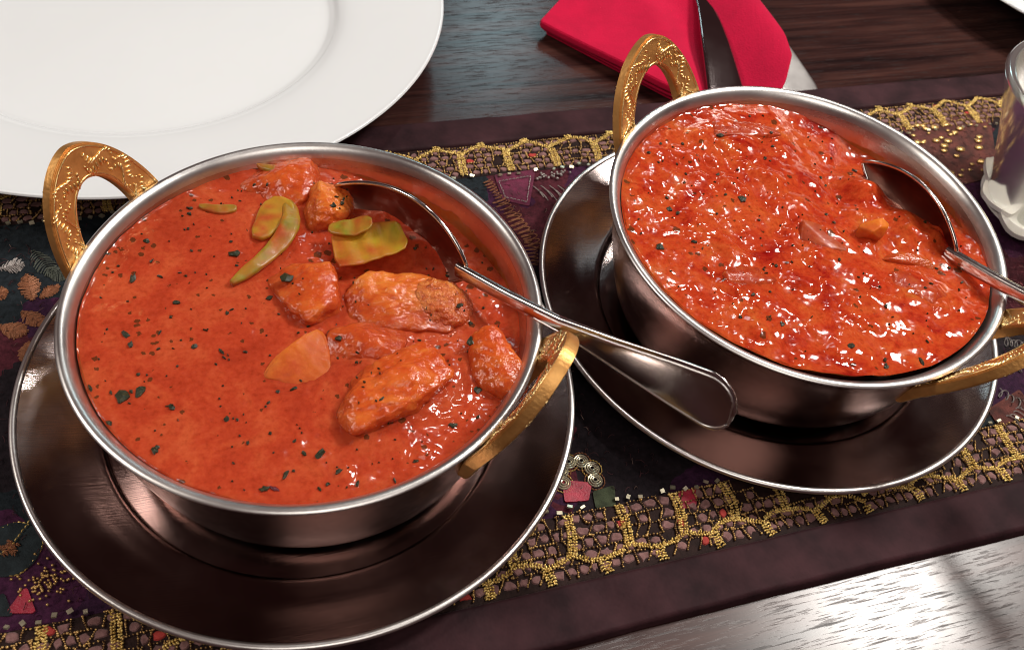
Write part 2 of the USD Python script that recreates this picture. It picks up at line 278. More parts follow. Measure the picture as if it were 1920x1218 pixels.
obj('hem_strip', cloth(YN0, YN1, 0.0036, .0010, 700, 40, 4, wav=.0006), 'velvet_border', RUN)
obj('hem_strip', cloth(YF1, YF0, 0.0036, .0005, 700, 40, 5, wav=.0005), 'velvet_border', RUN)

def hidden(x, y, m=0.004):
    return (np.hypot(x + .0026, y + .0032) < .0938 - m) | (np.hypot(x - .1852, y - .0073) < .0938 - m)
ZT = 0.0027
def braid(p0, p1, width, rows, seed):
    """flat gold chain: pairs of slanted stitches along p0-p1, rows side by side."""
    r = np.random.default_rng(seed); p0, p1 = np.array(p0), np.array(p1); L = np.linalg.norm(p1 - p0); d = (p1 - p0) / L; n = np.array([-d[1], d[0]])
    k = max(3, int(L / .00092)); C, A = [], []; bow = .0007 * r.standard_normal()
    for row in range(rows):
        o = (row - (rows - 1) / 2) * width / rows
        for i in range(k):
            for sgn in (-1, 1):
                c = p0 + d * ((i + .5 + .12 * r.standard_normal()) / k * L) + n * (o + sgn * width / rows * .21 + bow * math.sin((i + .5) / k * math.pi) + .0001 * r.standard_normal())
                ang = sgn * (1.0 + .12 * r.standard_normal()); ax = d * math.cos(ang) + n * math.sin(ang); ay = np.array([-ax[1], ax[0]])
                la, lb = width / rows * .30 * r.uniform(.8, 1.2), .00036 * r.uniform(.8, 1.2); lz = .25 * r.standard_normal() * la
                C.append([*c, ZT + .0004 + .0001 * r.standard_normal()]); A.append([[*(ax * la), lz], [*(ay * lb), 0], [0, 0, .00042]])
    return blobs(C, A, ICO1)
sd = 100
for band, (x0, per, ylo, yhi, yin, yout) in enumerate([(.0725, .0203, -.0843, -.0812, -.0668, -.0899), (.0735, .0216, .1164, .1217, .1028, .1222)]):
    for k in range(-9, 24):
        xh, xl = x0 + per * k, x0 + per * (k + .5); jit = np.random.default_rng(k + 50 + 90 * band).normal(0, .0007, 6)
        hi, lo, lo2 = (xh, yhi + jit[0]), (xl, ylo + jit[1]), (xl - per, ylo + jit[2])
        if band == 0: stems = [(hi, (xh + .0015 + jit[4], yin), 2), (lo, (xl + .0004 + jit[5], yout), 2)]
        else: stems = [(lo, (xl - .0006 + jit[4], yin), 2), (hi, (xh + jit[5], yout + .0008), 2)]
        for a, b, rows in [(lo2, hi, 1), (hi, lo, 1)] + stems:
            sd += 1; mx, my = (a[0] + b[0]) / 2, (a[1] + b[1]) / 2
            if hidden(mx, my, .008) or not (-.17 < mx < .47): continue
            obj('gold_braid', braid(a, b, .0038 if rows == 2 else .0021, rows, sd), 'gold_thread', RUN, smooth=True)
# woven patches and bead rows
for y0, y1, seed in ((YN1 + .0014, YN2 - .0015, 1), (YF2 + .0016, YF1 - .0008, 2)):
    r = np.random.default_rng(seed); P_, P_red, bc = [], [], []; nr = 5; dy = (y1 - y0) / nr
    for row in range(nr):
        x = -.17 + r.uniform(0, .004)
        while x < .47:
            w = r.uniform(.0032, .0058); c = np.array([x + w / 2, y0 + dy * (row + .5) + r.normal(0, .0002)])
            if not hidden(*c) and r.random() < .86:
                k = 10; a = np.linspace(0, 2 * np.pi, k, endpoint=False); sq = (np.abs(np.cos(a)) ** 2.6 + np.abs(np.sin(a)) ** 2.6) ** (-1 / 2.6)
                rr = sq * (1 + .18 * r.standard_normal(k)); rx, ry = w * .40, dy * .36
                v = np.vstack([[*c, ZT + .0003], np.stack([c[0] + rr * np.cos(a) * rx * .75, c[1] + rr * np.sin(a) * ry * .75, np.full(k, ZT + .00022)], 1), np.stack([c[0] + rr * np.cos(a) * rx, c[1] + rr * np.sin(a) * ry, np.full(k, ZT - .0004)], 1)])
                i = np.arange(k); j = (i + 1) % k
                f = np.vstack([np.stack([0 * i, 1 + i, 1 + j], 1), np.stack([1 + i, 1 + k + i, 1 + k + j], 1), np.stack([1 + i, 1 + k + j, 1 + j], 1)])
                (P_red if r.random() < .05 else P_).append((v, f))
            x += w
            if not hidden(x, c[1]):
                ang = r.choice([0, .25, -.3, .6]); 
                for q in np.linspace(-.5, .5, 7): bc.append([x + q * dy * math.sin(ang) + r.normal(0, .0001), c[1] + q * dy * math.cos(ang), ZT + .0003])
                if r.random() < .75:
                    for q in np.linspace(-.5, .5, 5): bc.append([x - w / 2 + q * w, c[1] + dy * .5 + r.normal(0, .00012), ZT + .00025])
    obj('woven_patches', join(P_), 'patch_mauve', RUN, smooth=30, kind='stuff'); obj('red_patches', join(P_red), 'patch_red', RUN, smooth=30, kind='stuff')
    bc = np.array(bc); s = .00036 * (1 + .2 * r.standard_normal(len(bc))); half = r.random(len(bc)) < .55
    for mk, nm in ((half, 'bead_gold'), (~half, 'bead_dark')):
        obj('seed_beads', blobs(bc[mk], s[mk][:, None, None] * np.eye(3), ICO1), nm, RUN, smooth=True, kind='stuff')
# row of square sequins with stitches between trim and velvet
for y, seed in ((YN2, 5), (YF2, 6)):
    r = np.random.default_rng(seed); 
    for i, x in enumerate(np.arange(-.125, .42, .0043)):
        yy = y + r.normal(0, .0006)
        if hidden(x, yy) or r.random() < .22: continue
        b = trimesh.creation.box([.0017 * r.uniform(.7, 1.2), .0013 * r.uniform(.7, 1.2), .0007]); b.apply_transform(trimesh.transformations.rotation_matrix(r.normal(0, .5), [0, 0, 1])); b.apply_transform(trimesh.transformations.rotation_matrix(r.normal(0, .3), [1, 0, 0]))
        b.apply_translation([x, yy, ZT + .0006]); obj('square_sequin', b, 'sequin', RUN, smooth=False)
# stitched motifs on the velvet
ZV = 0.0021
def stitch_line(pts, step, r, duty=.68, z=ZV, seed=0):
    g = np.random.default_rng(seed); p = np.array(pts, float); s = np.r_[0, np.cumsum(np.linalg.norm(np.diff(p, axis=0), axis=1))]; out = []
    for a in np.arange(0, s[-1], step):
        t = np.linspace(a, min(a + step * duty, s[-1]), 5); x, y = np.interp(t, s, p[:, 0]), np.interp(t, s, p[:, 1])
        h = np.sin(np.linspace(0, np.pi, 5)) * r * 1.6; out.append(tube(np.stack([x + g.normal(0, r * .3), y + g.normal(0, r * .3), z + h], 1), r, 5))
    return join(out)
def spring(p0, p1, rad, turns, r, z=ZV, seed=0):
    g = np.random.default_rng(seed); t = np.linspace(0, 1, turns * 14); p0, p1 = np.array(p0), np.array(p1); d = (p1 - p0); n = np.array([-d[1], d[0]]) / np.linalg.norm(d)
    a = t * turns * 2 * np.pi; rr = rad * (1 + .2 * np.sin(t * 9 + seed))
    xy = p0 + np.outer(t, d) + np.outer(np.cos(a) * rr, n) + np.outer(np.sin(a) * rr * .35, d / np.linalg.norm(d))
    return tube(np.column_stack([xy, z + .0006 + .0006 * np.sin(a)]), r, 4)
def satin_leaf(p0, p1, width, k, r, z=ZV, seed=0):
    """leaf filled with slanted thread stitches."""
    g = np.random.default_rng(seed); p0, p1 = np.array(p0, float), np.array(p1, float); d = p1 - p0; n = np.array([-d[1], d[0]]) / np.linalg.norm(d) ; u = d / np.linalg.norm(d); out = []
    for i in range(k):
        t = (i + .5) / k; w = width * math.sin(math.pi * t ** .8) + .0003; c = p0 + d * t
        for s in (-1, 1):
            e = c + n * s * w + u * .55 * w + g.normal(0, .0002, 2); q = np.linspace(0, 1, 5)[:, None]
            xy = c * (1 - q) + e * q; out.append(tube(np.column_stack([xy, z + .0005 * np.sin(np.linspace(.4, np.pi, 5)) + g.normal(0, .0001)]), r, 4))
    return join(out)
def patch(poly_pts, mat_, name, z=.0022, seed=0, lab=None):
    p = sg.Polygon(poly_pts).buffer(.0008).simplify(.0002); mf = extr(p, .0006).refine_to_length(.0012); v, f = man(mf)
    v[:, 2] += z + .0002 * N(np.column_stack([v[:, :2] * 400, v[:, 2] * 0 + seed]), seed); obj(name, (v, f), mat_, RUN, smooth=60, label=lab)
def circ(c, r, n=40, k=0, amp=0): a = np.linspace(0, 2 * np.pi, n); rr = r * (1 + amp * np.cos(k * a)); return np.stack([c[0] + rr * np.cos(a), c[1] + rr * np.sin(a)], 1)
# flower disc at the lower left
fc = B(20, 1030, .002)[:2]
patch(circ(fc, .0082, 40), 'teal_cloth', 'flower_disc'); obj('disc_outline', stitch_line(circ(fc, .0088, 60, 5, .05), .0016, .00022, seed=1), 'gold_thread', RUN)
obj('star_stitch', join([satin_leaf(fc, fc + .0028 * np.array([math.cos(a), math.sin(a)]), .0007, 5, .0002, .0031, i) for i, a in enumerate(np.linspace(.3, 6.6, 6)[:-1])]), 'copper_thread', RUN)
obj('stem_stitch', stitch_line([fc + [-.012, -.006], fc, fc + [.006, .009], fc + [.013, .013]], .0016, .0002, z=.0030, seed=3), 'gold_thread', RUN)
pc = B(85, 1092, .002)[:2]
obj('bead_paisley', blobs(np.column_stack([pc + np.random.default_rng(3).normal(0, 1, (90, 2)) * [.0033, .0030] + 0, np.full(90, ZV + .0006)]), .00045 * np.eye(3)[None].repeat(90, 0), ICO1), 'bead_gold', RUN)
patch([B(20, 1145, .002)[:2], B(62, 1145, .002)[:2], B(48, 1108, .002)[:2]], 'red_cloth', 'red_patch'); patch([B(0, 1150, .002)[:2], B(18, 1150, .002)[:2], B(5, 1118, .002)[:2]], 'teal_cloth', 'teal_patch')
# copper leaves and grey-green feather at the left edge
for i, (a, b, w) in enumerate([((62, 565), (50, 515), .0034), ((40, 585), (85, 610), .0028), ((0, 612), (50, 625), .0035), ((55, 640), (45, 680), .0022), ((-25, 560), (14, 545), .003), ((75, 560), (110, 535), .0022)]):
    obj('copper_leaf', satin_leaf(B(*a, .002)[:2], B(*b, .002)[:2], w, 20, .00028, seed=i), 'copper_thread', RUN)
for i, (a, b) in enumerate([((60, 470), (105, 520)), ((85, 505), (130, 520)), ((0, 505), (45, 495))]):
    obj('feather_stitch', satin_leaf(B(*a, .002)[:2], B(*b, .002)[:2], .0035, 16, .00022, seed=20 + i), 'green_thread' if i < 2 else 'silver_thread', RUN)
# between the bowls, far side: copper coils, magenta patch, silver ticks
for i, (a, b, rd) in enumerate([((912, 340), (945, 385), .0019), ((935, 375), (985, 440), .0032), ((960, 400), (1010, 470), .0030), ((985, 440), (1005, 500), .0022), ((925, 400), (960, 450), .002)]):
    obj('coil_stitch', spring(B(*a, .002)[:2], B(*b, .002)[:2], rd, 9, .00022, seed=i), 'copper_thread', RUN)
patch([B(x, y, .002)[:2] for x, y in ((930, 332), (1000, 322), (990, 385), (945, 375))], 'magenta_cloth', 'magenta_patch')
obj('patch_outline', stitch_line([B(x, y, .0032)[:2] for x, y in ((935, 340), (995, 330), (988, 378), (948, 370), (935, 340))], .0017, .0002, z=.0031, seed=8), 'silver_thread', RUN)
for i in range(7):
    p = B(998 + 8 * i, 348 + 6 * (i % 2), .002)[:2]; obj('tick_stitch', tube(np.column_stack([np.linspace(p, p + [.003, -.008], 5), ZV + .0007 * np.sin(np.linspace(0, 3.1, 5))]), .00022, 4), 'silver_thread', RUN)
obj('bead_cluster', blobs(np.column_stack([np.linspace(B(1010, 338, .002)[:2], B(1060, 325, .002)[:2], 26) + np.random.default_rng(4).normal(0, .0012, (26, 2)), np.full(26, .0030)]), .00055 * np.eye(3)[None].repeat(26, 0), ICO1), 'silver_thread', RUN)
# between the bowls, near side: gold sequin flower
gc = B(1083, 893, .002)[:2]
for i, a in enumerate(np.linspace(-.5, 3.4, 6)):
    c = gc + .0062 * np.array([math.cos(a), math.sin(a)]); 
    obj('sequin_petal', join([tube(np.column_stack([circ(c, rr, 14), np.full(14, ZV + .0012 - .25 * rr)]), .0003, 5) for rr in (.0009, .0017, .0025)]), 'sequin', RUN)
    obj('petal_scallop', stitch_line(circ(c, .0036, 24), .0012, .00022, seed=i), 'gold_thread' if i % 2 else 'copper_thread', RUN)
patch([B(x, y, .002)[:2] for x, y in ((1058, 905), (1105, 908), (1100, 935), (1062, 938))], 'red_cloth', 'red_patch'); patch([B(x, y, .002)[:2] for x, y in ((1115, 925), (1148, 915), (1150, 945), (1120, 950))], 'green_cloth', 'green_patch')
patch([B(x, y, .002)[:2] for x, y in ((1275, 925), (1305, 920), (1300, 950), (1278, 950))], 'red_cloth', 'red_patch')
# rust patch with gold bosses behind the right bowl, and blue-black patch at the right edge
patch([B(x, y, .002)[:2] for x, y in ((1690, 240), (1850, 205), (1870, 330), (1800, 345))], 'rust_cloth', 'rust_patch', seed=3)
g = np.random.default_rng(11); q = np.array([B(*p, .003)[:2] for p in zip(g.uniform(1700, 1850, 46), g.uniform(232, 335, 46))])
obj('gold_bosses', blobs(np.column_stack([q, np.full(46, .0032)]), (g.uniform(.0010, .0026, 46)[:, None, None] * np.diag([1, .7, .35])[None]), ICO1), 'bead_gold', RUN, smooth=True)
for i, (a, b) in enumerate([((1860, 700), (1915, 690)), ((1870, 735), (1915, 760)), ((1880, 640), (1918, 650)), ((1895, 790), (1920, 770))]):
    obj('coil_stitch', spring(B(*a, .002)[:2], B(*b, .002)[:2], .0022, 4, .00025, seed=30 + i), 'silver_thread', RUN)
patch([B(x, y, .002)[:2] for x, y in ((1855, 770), (1910, 735), (1935, 770), (1875, 800))], 'rust_cloth', 'rust_patch', seed=4)
# loose curly pile threads
g = np.random.default_rng(9); T_, T2 = [], []
for i in range(2600):
    x, y = g.uniform(-.125, .36), g.uniform(YN2 + .001, YF2 - .001)
    if hidden(x, y, .002): continue
    dens = N([[x * 45, y * 45, 2.]], 5)[0]
    if dens < -.05: continue
    a = g.uniform(0, 6.28); l = g.uniform(.0015, .0042); t = np.linspace(0, 1, 6); cv = g.normal(0, 1.6)
    px, py = x + np.cumsum(np.cos(a + cv * t)) * l / 6, y + np.cumsum(np.sin(a + cv * t)) * l / 6
    (T2 if g.random() < .12 else T_).append(tube(np.stack([px, py, ZV + .0009 * np.sin(np.pi * t) + .0001], 1), .00011, 3, False))
rough('pile_thread', (.085, .032, .036), .6, .5, 200.); rough('pile_light', (.26, .16, .13), .5, .5, 200.)
obj('pile_threads', join(T_), 'pile_thread', RUN, smooth=False, kind='stuff'); obj('pile_threads', join(T2), 'pile_light', RUN, smooth=False, kind='stuff')

# ---------------------------------------------------------------- saucers
def saucer(c, label):
    t = thing('steel_saucer', label, 'saucer', (*c, .002), group='steel saucers under the curry bowls')
    top = smoothprof([(.0932, .0157), (.088, .0132), (.080, .0099), (.0745, .0083), (.0698, .0072)], 6)
    pr = [*top, (.0689, .0068), (.0683, .0060), (.0680, .0036), (.0672, .0030), (.060, .0029), (.0, .0029), (.0, .0021), (.0655, .0021), (.0690, .0028), (.0712, .0058), (.080, .0087), (.0930, .0146)]
    obj('dish', lathe(pr, 200, (*c, 0), True), 'saucer_steel', t, smooth=40)
    a = np.linspace(0, 2 * np.pi, 14, endpoint=False)
    obj('rolled_rim', lathe([(.0938 + .0012 * math.cos(x) - .0004, .0155 + .00105 * math.sin(x)) for x in a], 240, (*c, 0), True), 'rim_steel', t, smooth=True)
CL, CR = np.array([0., 0.]), np.array([.1869, .0069])
saucer((-.0026, -.0032), 'steel saucer under the left bowl of chicken curry'); saucer((.1852, .0073), 'steel saucer under the right bowl, the spoon handle passing above it')

# ---------------------------------------------------------------- bowls
INNER = smoothprof([(0, .0088), (.050, .0092), (.0605, .0130), (.0655, .0200), (.0670, .0300), (.0682, .0420), (.0696, .0492)], 6)
OUTER = smoothprof([(.0696, .0492), (.0711, .0530), (.0725, .0549), (.0740, .0555), (.0752, .0549), (.0749, .0541), (.0738, .0533), (.0725, .0505), (.0712, .0420), (.0692, .0300), (.0668, .0200), (.0640, .0105), (.0618, .0080), (.0585, .0074), (.0500, .0074), (.0465, .0068), (.0450, .0034), (0, .0034)], 5)
RIMA = 4 * 5 // 1
def inner_r(z): o = np.argsort(INNER[:, 1]); return np.interp(z, INNER[o, 1], INNER[o, 0])
def strokes(side):
    """engraved fern strokes on the handle face: (t, v, angle, length)."""
    out = []
    return out
def handle(c, phi, al, W, H, w, h, tl, zoff):
    r = np.array([math.cos(phi), math.sin(phi), 0]); t = np.array([math.sin(phi), -math.cos(phi), 0]); u = math.cos(al) * r + math.sin(al) * np.array([0, 0, 1.]); n = np.cross(t, u); n *= np.sign(n @ r)
    o = np.r_[c, .042 + zoff] + r * .0733
    s = np.linspace(-1, 1, 61); v = H * (1 - np.abs(s) ** 1.7); x = W * np.sign(s) * np.sqrt(np.maximum(1 - (v / H) ** 2, 0)) ** 1.15
    out = [(-W * .93, -.011), *zip(x, v), (W * .93, -.011)]
    a = np.linspace(np.pi, 0, 41); hole = [(-w * .95, -.02), *zip(w * np.cos(a), h * np.sin(a)), (w * .95, -.02)]
    poly = sg.Polygon(out).buffer(0).difference(sg.Polygon(hole).buffer(0)).buffer(.0008).buffer(-.0008)
    TH = .0042
    def place(p):
        p = np.array(p, float); k = np.clip(1 - p[:, 1] / (H * .9), 0, 1); bend = -(p[:, 0] ** 2) / (2 * .078) * k
        return o + np.outer(p[:, 0], t) + np.outer(p[:, 1], u) + np.outer(p[:, 2] + bend, n)
    def fixwind(v, f):   # t,u,n may be left handed
        return (v, f[:, ::-1]) if np.dot(np.cross(t, u), n) < 0 else (v, f)
    mf = (extr(poly.buffer(-.0005), TH) + extr(poly.buffer(-.0002), TH * .86) + extr(poly, TH * .70)).refine_to_length(.0025); V, Fc = man(mf)
    body = fixwind(place(V), Fc)
    # engraving: border line plus fern leaves of short strokes, on both faces
    parts = []
    g = np.random.default_rng(int(W * 1e5))
    ring = poly.buffer(-.0016).exterior; segs = []
    for face in (-1, 1):
        zf = face * TH / 2
        for sgn in (-1, 1):
            # centre line of the arm from the apex down
            ss = np.linspace(.06, 1.0, 60); vo = H * (1 - ss ** 1.7); xo = W * np.sqrt(np.maximum(1 - (vo / H) ** 2, 0)) ** 1.15
            aa = (1 - ss) * np.pi / 2; vi, xi = h * np.sin(aa), w * np.cos(aa)
            vo = np.r_[vo, -.008]; xo = np.r_[xo, W * .95]; vi = np.r_[vi, -.008]; xi = np.r_[xi, w]
            mid = np.stack([(xo + xi) / 2, (vo + vi) / 2], 1); wid = np.hypot(xo - xi, vo - vi)
            L = np.r_[0, np.cumsum(np.linalg.norm(np.diff(mid, axis=0), axis=1))]
            for lf in range(4):      # leaves alternate between the outer and inner border
                l0, l1 = L[-1] * (lf + .08) / 4.1, L[-1] * (lf + 1.0) / 4.1
                for q in np.linspace(0, 1, 11):
                    l = l0 + (l1 - l0) * q; m_ = np.array([np.interp(l, L, mid[:, 0]), np.interp(l, L, mid[:, 1])]); m2 = np.array([np.interp(l + .0005, L, mid[:, 0]), np.interp(l + .0005, L, mid[:, 1])])
                    d = (m2 - m_) / (np.linalg.norm(m2 - m_) + 1e-9); nn = np.array([-d[1], d[0]]); wd = np.interp(l, L, wid)
                    sway = .20 * wd * math.sin(q * math.pi * 2) * (1 if lf % 2 else -1)
                    for e in (-1, 1):
                        ln = .16 * wd * (.4 + math.sin(math.pi * min(1, q + .1))) 
                        cc = m_ + nn * (sway + e * (.17 * wd)); an = d * .62 + nn * e * .78; an /= np.linalg.norm(an); bn = np.array([-an[1], an[0]])
                        parts.append(([sgn * cc[0], cc[1], zf], [[sgn * an[0] * ln * .62, an[1] * ln * .62, 0], [sgn * bn[0] * .00040, bn[1] * .00040, 0], [0, 0, .00055]]))
    ev, ef = blobs([p[0] for p in parts], [p[1] for p in parts], ICO1)
    keep = np.ones(len(ef), bool)
    eng = fixwind(place(ev), ef)
    hp = obj('handle', body, 'brass', tl, smooth=40)
    lines = []
    for face in (-1, 1):
        for geom, off_ in ((poly, -.0012),):
            e = np.array(geom.buffer(off_).exterior.coords); L = np.r_[0, np.cumsum(np.hypot(*np.diff(e, axis=0).T))]; s2 = np.linspace(0, L[-1], 200)
            lines.append(tube(place(np.column_stack([np.interp(s2, L, e[:, 0]), np.interp(s2, L, e[:, 1]), np.full(200, face * TH / 2)])), .00030, 5, False))
    obj('engraved_ferns', eng, 'brass_bright', hp, smooth=True); obj('engraved_border', join(lines), 'brass_bright', hp, smooth=True)

def bowl(c, tilt, zrim, sc, label, hparams):
    t = thing('curry_bowl', label, 'bowl', (*c, .003), group='curry bowls on the runner')
    def warp(vf):
        v, f = vf; v = v.copy(); k = np.clip(v[:, 2] / .055, 0, 1); v[:, 2] += k * (zrim - .0553) - k * (tilt[0] * v[:, 0] + tilt[1] * v[:, 1]); v[:, :2] = v[:, :2] * (1 + (sc - 1) * k[:, None]) + c; return v, f
    n = 9 * 5 - 5
    rim = OUTER[:31]; wall = np.vstack([INNER, ]); 
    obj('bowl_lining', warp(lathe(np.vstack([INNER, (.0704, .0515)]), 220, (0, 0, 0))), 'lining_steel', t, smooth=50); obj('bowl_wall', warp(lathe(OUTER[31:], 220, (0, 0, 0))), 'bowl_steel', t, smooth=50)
    obj('rolled_lip', warp(lathe(np.vstack([OUTER[:34]]), 260, (0, 0, 0), True)), 'rim_steel', t, smooth=True)
    for p in hparams: handle(c, *p, t, zrim - .0553 - (tilt[0] * .07 * math.cos(p[0]) + tilt[1] * .07 * math.sin(p[0])) * .8)
    return t, warp
dg = math.radians
HL = [(dg(141.3), dg(73), .0247, .0405, .0137, .0283), (dg(-40), dg(73), .0247, .0405, .0137, .0283)]
HR = [(dg(118.5), dg(68), .0270, .0430, .0156, .0310), (dg(-62), dg(64), .0270, .0430, .0156, .0310)]
TL, TR = (-.0240, .0014), (.0020, -.0288)
bl, warpL = bowl(CL, TL, .0550, 1.0, 'steel bowl with brass handles holding smooth orange curry with green pepper, on the left', HL)
br, warpR = bowl(CR, TR, .0555, 1.013, 'steel bowl with brass handles holding chunky glossy red curry, on the right', HR)

# ---------------------------------------------------------------- curries
def chunk_mesh(c, size, rot, seed, box=.5, rough_=.10, lift=0.0, freq=90, tilt=(0, 0), sub=4):
    s = trimesh.creation.icosphere(sub + 1); u = np.array(s.vertices); g = np.random.default_rng(seed * 13 + 1)
    k = 12; pn = g.normal(size=(k, 3)); pn /= np.linalg.norm(pn, axis=1, keepdims=True); pn = np.vstack([pn, np.eye(3), -np.eye(3)]); hgt = np.r_[g.uniform(.72, 1.05, k), g.uniform(.85, 1.0, 6)]
    q = np.maximum(u @ pn.T, 1e-3) / hgt; e = 9 + 22 * box; rad = 1 / (np.sum(q ** e, axis=1) ** (1 / e)); v = u * np.clip(rad, 0, 1.35)[:, None] * np.array(size) / 2
    nrm = v / np.linalg.norm(v, axis=1, keepdims=True)
    dis = N(v * freq + seed * 7.3, seed) + .55 * N(v * freq * 2.4 + seed * 3.1, seed + 1) + .40 * N(v * freq * [4, 6, 6] + seed, seed + 2) + .22 * N(v * freq * 10 + seed, seed + 3)
    v = v + nrm * (dis * rough_ * np.mean(size) * .5)[:, None]
    Rm = trimesh.transformations.euler_matrix(tilt[0], tilt[1], rot)[:3, :3]
    return v @ Rm.T + np.array(c), np.array(s.faces)
class Curry:
    def __init__(s, c, base, dips, amp, freq, fine, fseed, warp, sc, lo): s.c, s.base, s.dips, s.amp, s.freq, s.fine, s.fseed, s.warp, s.sc, s.lumps, s.lo = np.array(c), base, dips, amp, freq, fine, fseed, warp, sc, [], lo
    def height(s, x, y):
        x, y = np.asarray(x, float), np.asarray(y, float); z = np.full(x.shape, s.base) + s.lo[0] * (x - s.c[0]) + s.lo[1] * (y - s.c[1])
        for (dx, dy, r, d) in s.dips: z = z - d * np.exp(-((x - dx) ** 2 + (y - dy) ** 2) / (2 * r * r))
        P3 = np.stack([x.ravel(), y.ravel(), 0 * x.ravel()], 1)
        for k in range(3): z = z + (s.amp[k] * N(P3 * s.freq[k] + k * 5, s.fseed + k)).reshape(x.shape) * s.mod(x, y, k)
        for (lx, ly, r, h) in s.lumps: z = z + h * np.exp(-(((x - lx) ** 2 + (y - ly) ** 2) / (r * r)) ** 1.5)
        return z
    def mod(s, x, y, k): return 1.0
    def build(s, parent, name, mat_):
        nr, na = 230, 760; t = np.linspace(0, 1, nr)[:, None] ** .8; a = np.linspace(0, 2 * np.pi, na, endpoint=False)[None]
        R = np.full(a.shape, .0702)
        for _ in range(3):
            x, y = s.c[0] + R * np.cos(a), s.c[1] + R * np.sin(a); z = s.height(x, y); R = (inner_r(z + tiltz(s, x, y)) + .0004) * s.sc
        X, Y = s.c[0] + t * R * np.cos(a), s.c[1] + t * R * np.sin(a); Z = s.height(X, Y)
        # meniscus: the sauce climbs the wall a little
        Z = Z + .0007 * np.exp(-(1 - t) * R / .0011)
        obj(name, gridmesh(X, Y, Z, True), mat_, parent, smooth=True)
def tiltz(s, x, y): return 0.0
# --- left
cl = Curry(CL, .0468, [(.046, .034, .024, .0062), (.050, .010, .018, .0025)], (.0012, .00060, .00026), (70, 190, 520), None, 11, None, 1.0, (-.012, .004))
def modL(x, y, k):
    w = sstep(-.020, .025, x + .2 * y); return (.85 + .65 * w) if k else (.5 + .6 * w)
cl.mod = modL
CHUNKS = []   # (px, py, z lift, size, rot, material, label, box, tilt)
def chk(px, py, dz, size, rot, mat_, label, name, cat, box=.35, tilt=(0, 0), rg=.19, freq=120, group='pieces in the left curry', cur=None, seed=None):
    p = B(px, py, .0465)[:2]
    CHUNKS.append((cur or cl, p, dz, size, rot, mat_, label, name, cat, box, tilt, rg, freq, seed or (len(CHUNKS) + 3)))
chk(745, 570, .0020, (.036, .021, .014), dg(-14), 'chicken', 'large orange chicken piece with a charred tip beside the spoon neck in the left bowl', 'chicken_piece', 'chicken', .25, (.15, .0), .24)
chk(832, 578, .0026, (.017, .018, .013), dg(-10), 'char', 'small browned chicken end piece just below the spoon neck', 'chicken_piece', 'chicken', .1, (.1, 0), .22, 200)
chk(582, 545, .0012, (.020, .024, .012), dg(25), 'chicken_red', 'rounded sauce coated chicken piece left of the large one under the pepper', 'chicken_piece', 'chicken', .15)
chk(618, 400, .0032, (.014, .019, .016), dg(-22), 'chicken', 'upright orange chicken piece at the tip of the left spoon', 'chicken_piece', 'chicken', .3, (.2, -.2), .22)
chk(540, 345, .0008, (.030, .022, .012), dg(30), 'chicken_red', 'half sunk chicken piece against the far wall of the left bowl', 'chicken_piece', 'chicken', .2)
chk(735, 740, .0028, (.034, .017, .013), dg(22), 'chicken_red', 'long orange chicken piece near the lower right of the left bowl', 'chicken_piece', 'chicken', .2, (.1, -.05), .24)
chk(925, 690, .0030, (.013, .022, .015), dg(5), 'chicken_red', 'orange piece against the right wall of the left bowl above its handle', 'chicken_piece', 'chicken', .3, (.1, .1), .24)
chk(690, 650, .0004, (.024, .019, .010), dg(-10), 'chicken_red', 'flat sauce covered piece in the middle of the left bowl', 'chicken_piece', 'chicken', .3)
# --- right
cr_ = Curry(CR, .0500, [(.2400, .018, .024, .0080), (.2340, .046, .018, .0045)], (.0016, .00110, .00034), (70, 165, 400), None, 31, None, 1.013, (-.004, -.002))
def modR(x, y, k):
    w = sstep(-.055, -.030, x - CR[0]) ; return (.65 + .35 * w) if k else 1.0
cr_.mod = modR
def chr_(*a, **k): chk(*a, group='pieces in the right curry', cur=cr_, **k)
chr_(1622, 455, .0044, (.011, .009, .012), dg(20), 'paneer', 'small bright orange cube in the middle of the right curry', 'vegetable_piece', 'vegetable', box=.7, rg=.05, tilt=(.3, .2))
chr_(1545, 470, -.0010, (.026, .013, .008), dg(-25), 'pepper_dull', 'olive brown pepper flake half sunk in the right curry', 'pepper_piece', 'pepper', box=.3, tilt=(.2, .15), rg=.06)
chr_(1690, 500, .0008, (.024, .005, .008), dg(-22), 'chicken', 'thin orange strip right of the small cube in the right curry', 'vegetable_strip', 'vegetable', box=.3, rg=.08)
chr_(1395, 262, -.0002, (.030, .010, .007), dg(-10), 'tomato', 'dark red tomato piece near the far rim of the right bowl', 'tomato_piece', 'tomato', box=.2, rg=.12)
chr_(1720, 560, -.0010, (.022, .016, .008), dg(-20), 'tomato', 'red tomato piece below the right spoon handle', 'tomato_piece', 'tomato', box=.2, rg=.12)
chr_(1400, 540, -.0016, (.018, .015, .008), dg(10), 'tomato', 'red tomato piece near the left wall of the right bowl', 'tomato_piece', 'tomato', box=.2, rg=.12)
for (cur, p, dz, size, *_r) in CHUNKS: cur.lumps.append((p[0], p[1], max(size[:2]) * .50, .0010 + dz * .30))
cl.lumps += [(*B(735, 425, .048)[:2], .014, .0072), (*B(808, 478, .048)[:2], .010, .0055)]; cr_.lumps += [(*B(1650, 385, .048)[:2], .013, .0058), (*B(1715, 440, .048)[:2], .012, .0068)]
_g = np.random.default_rng(21)
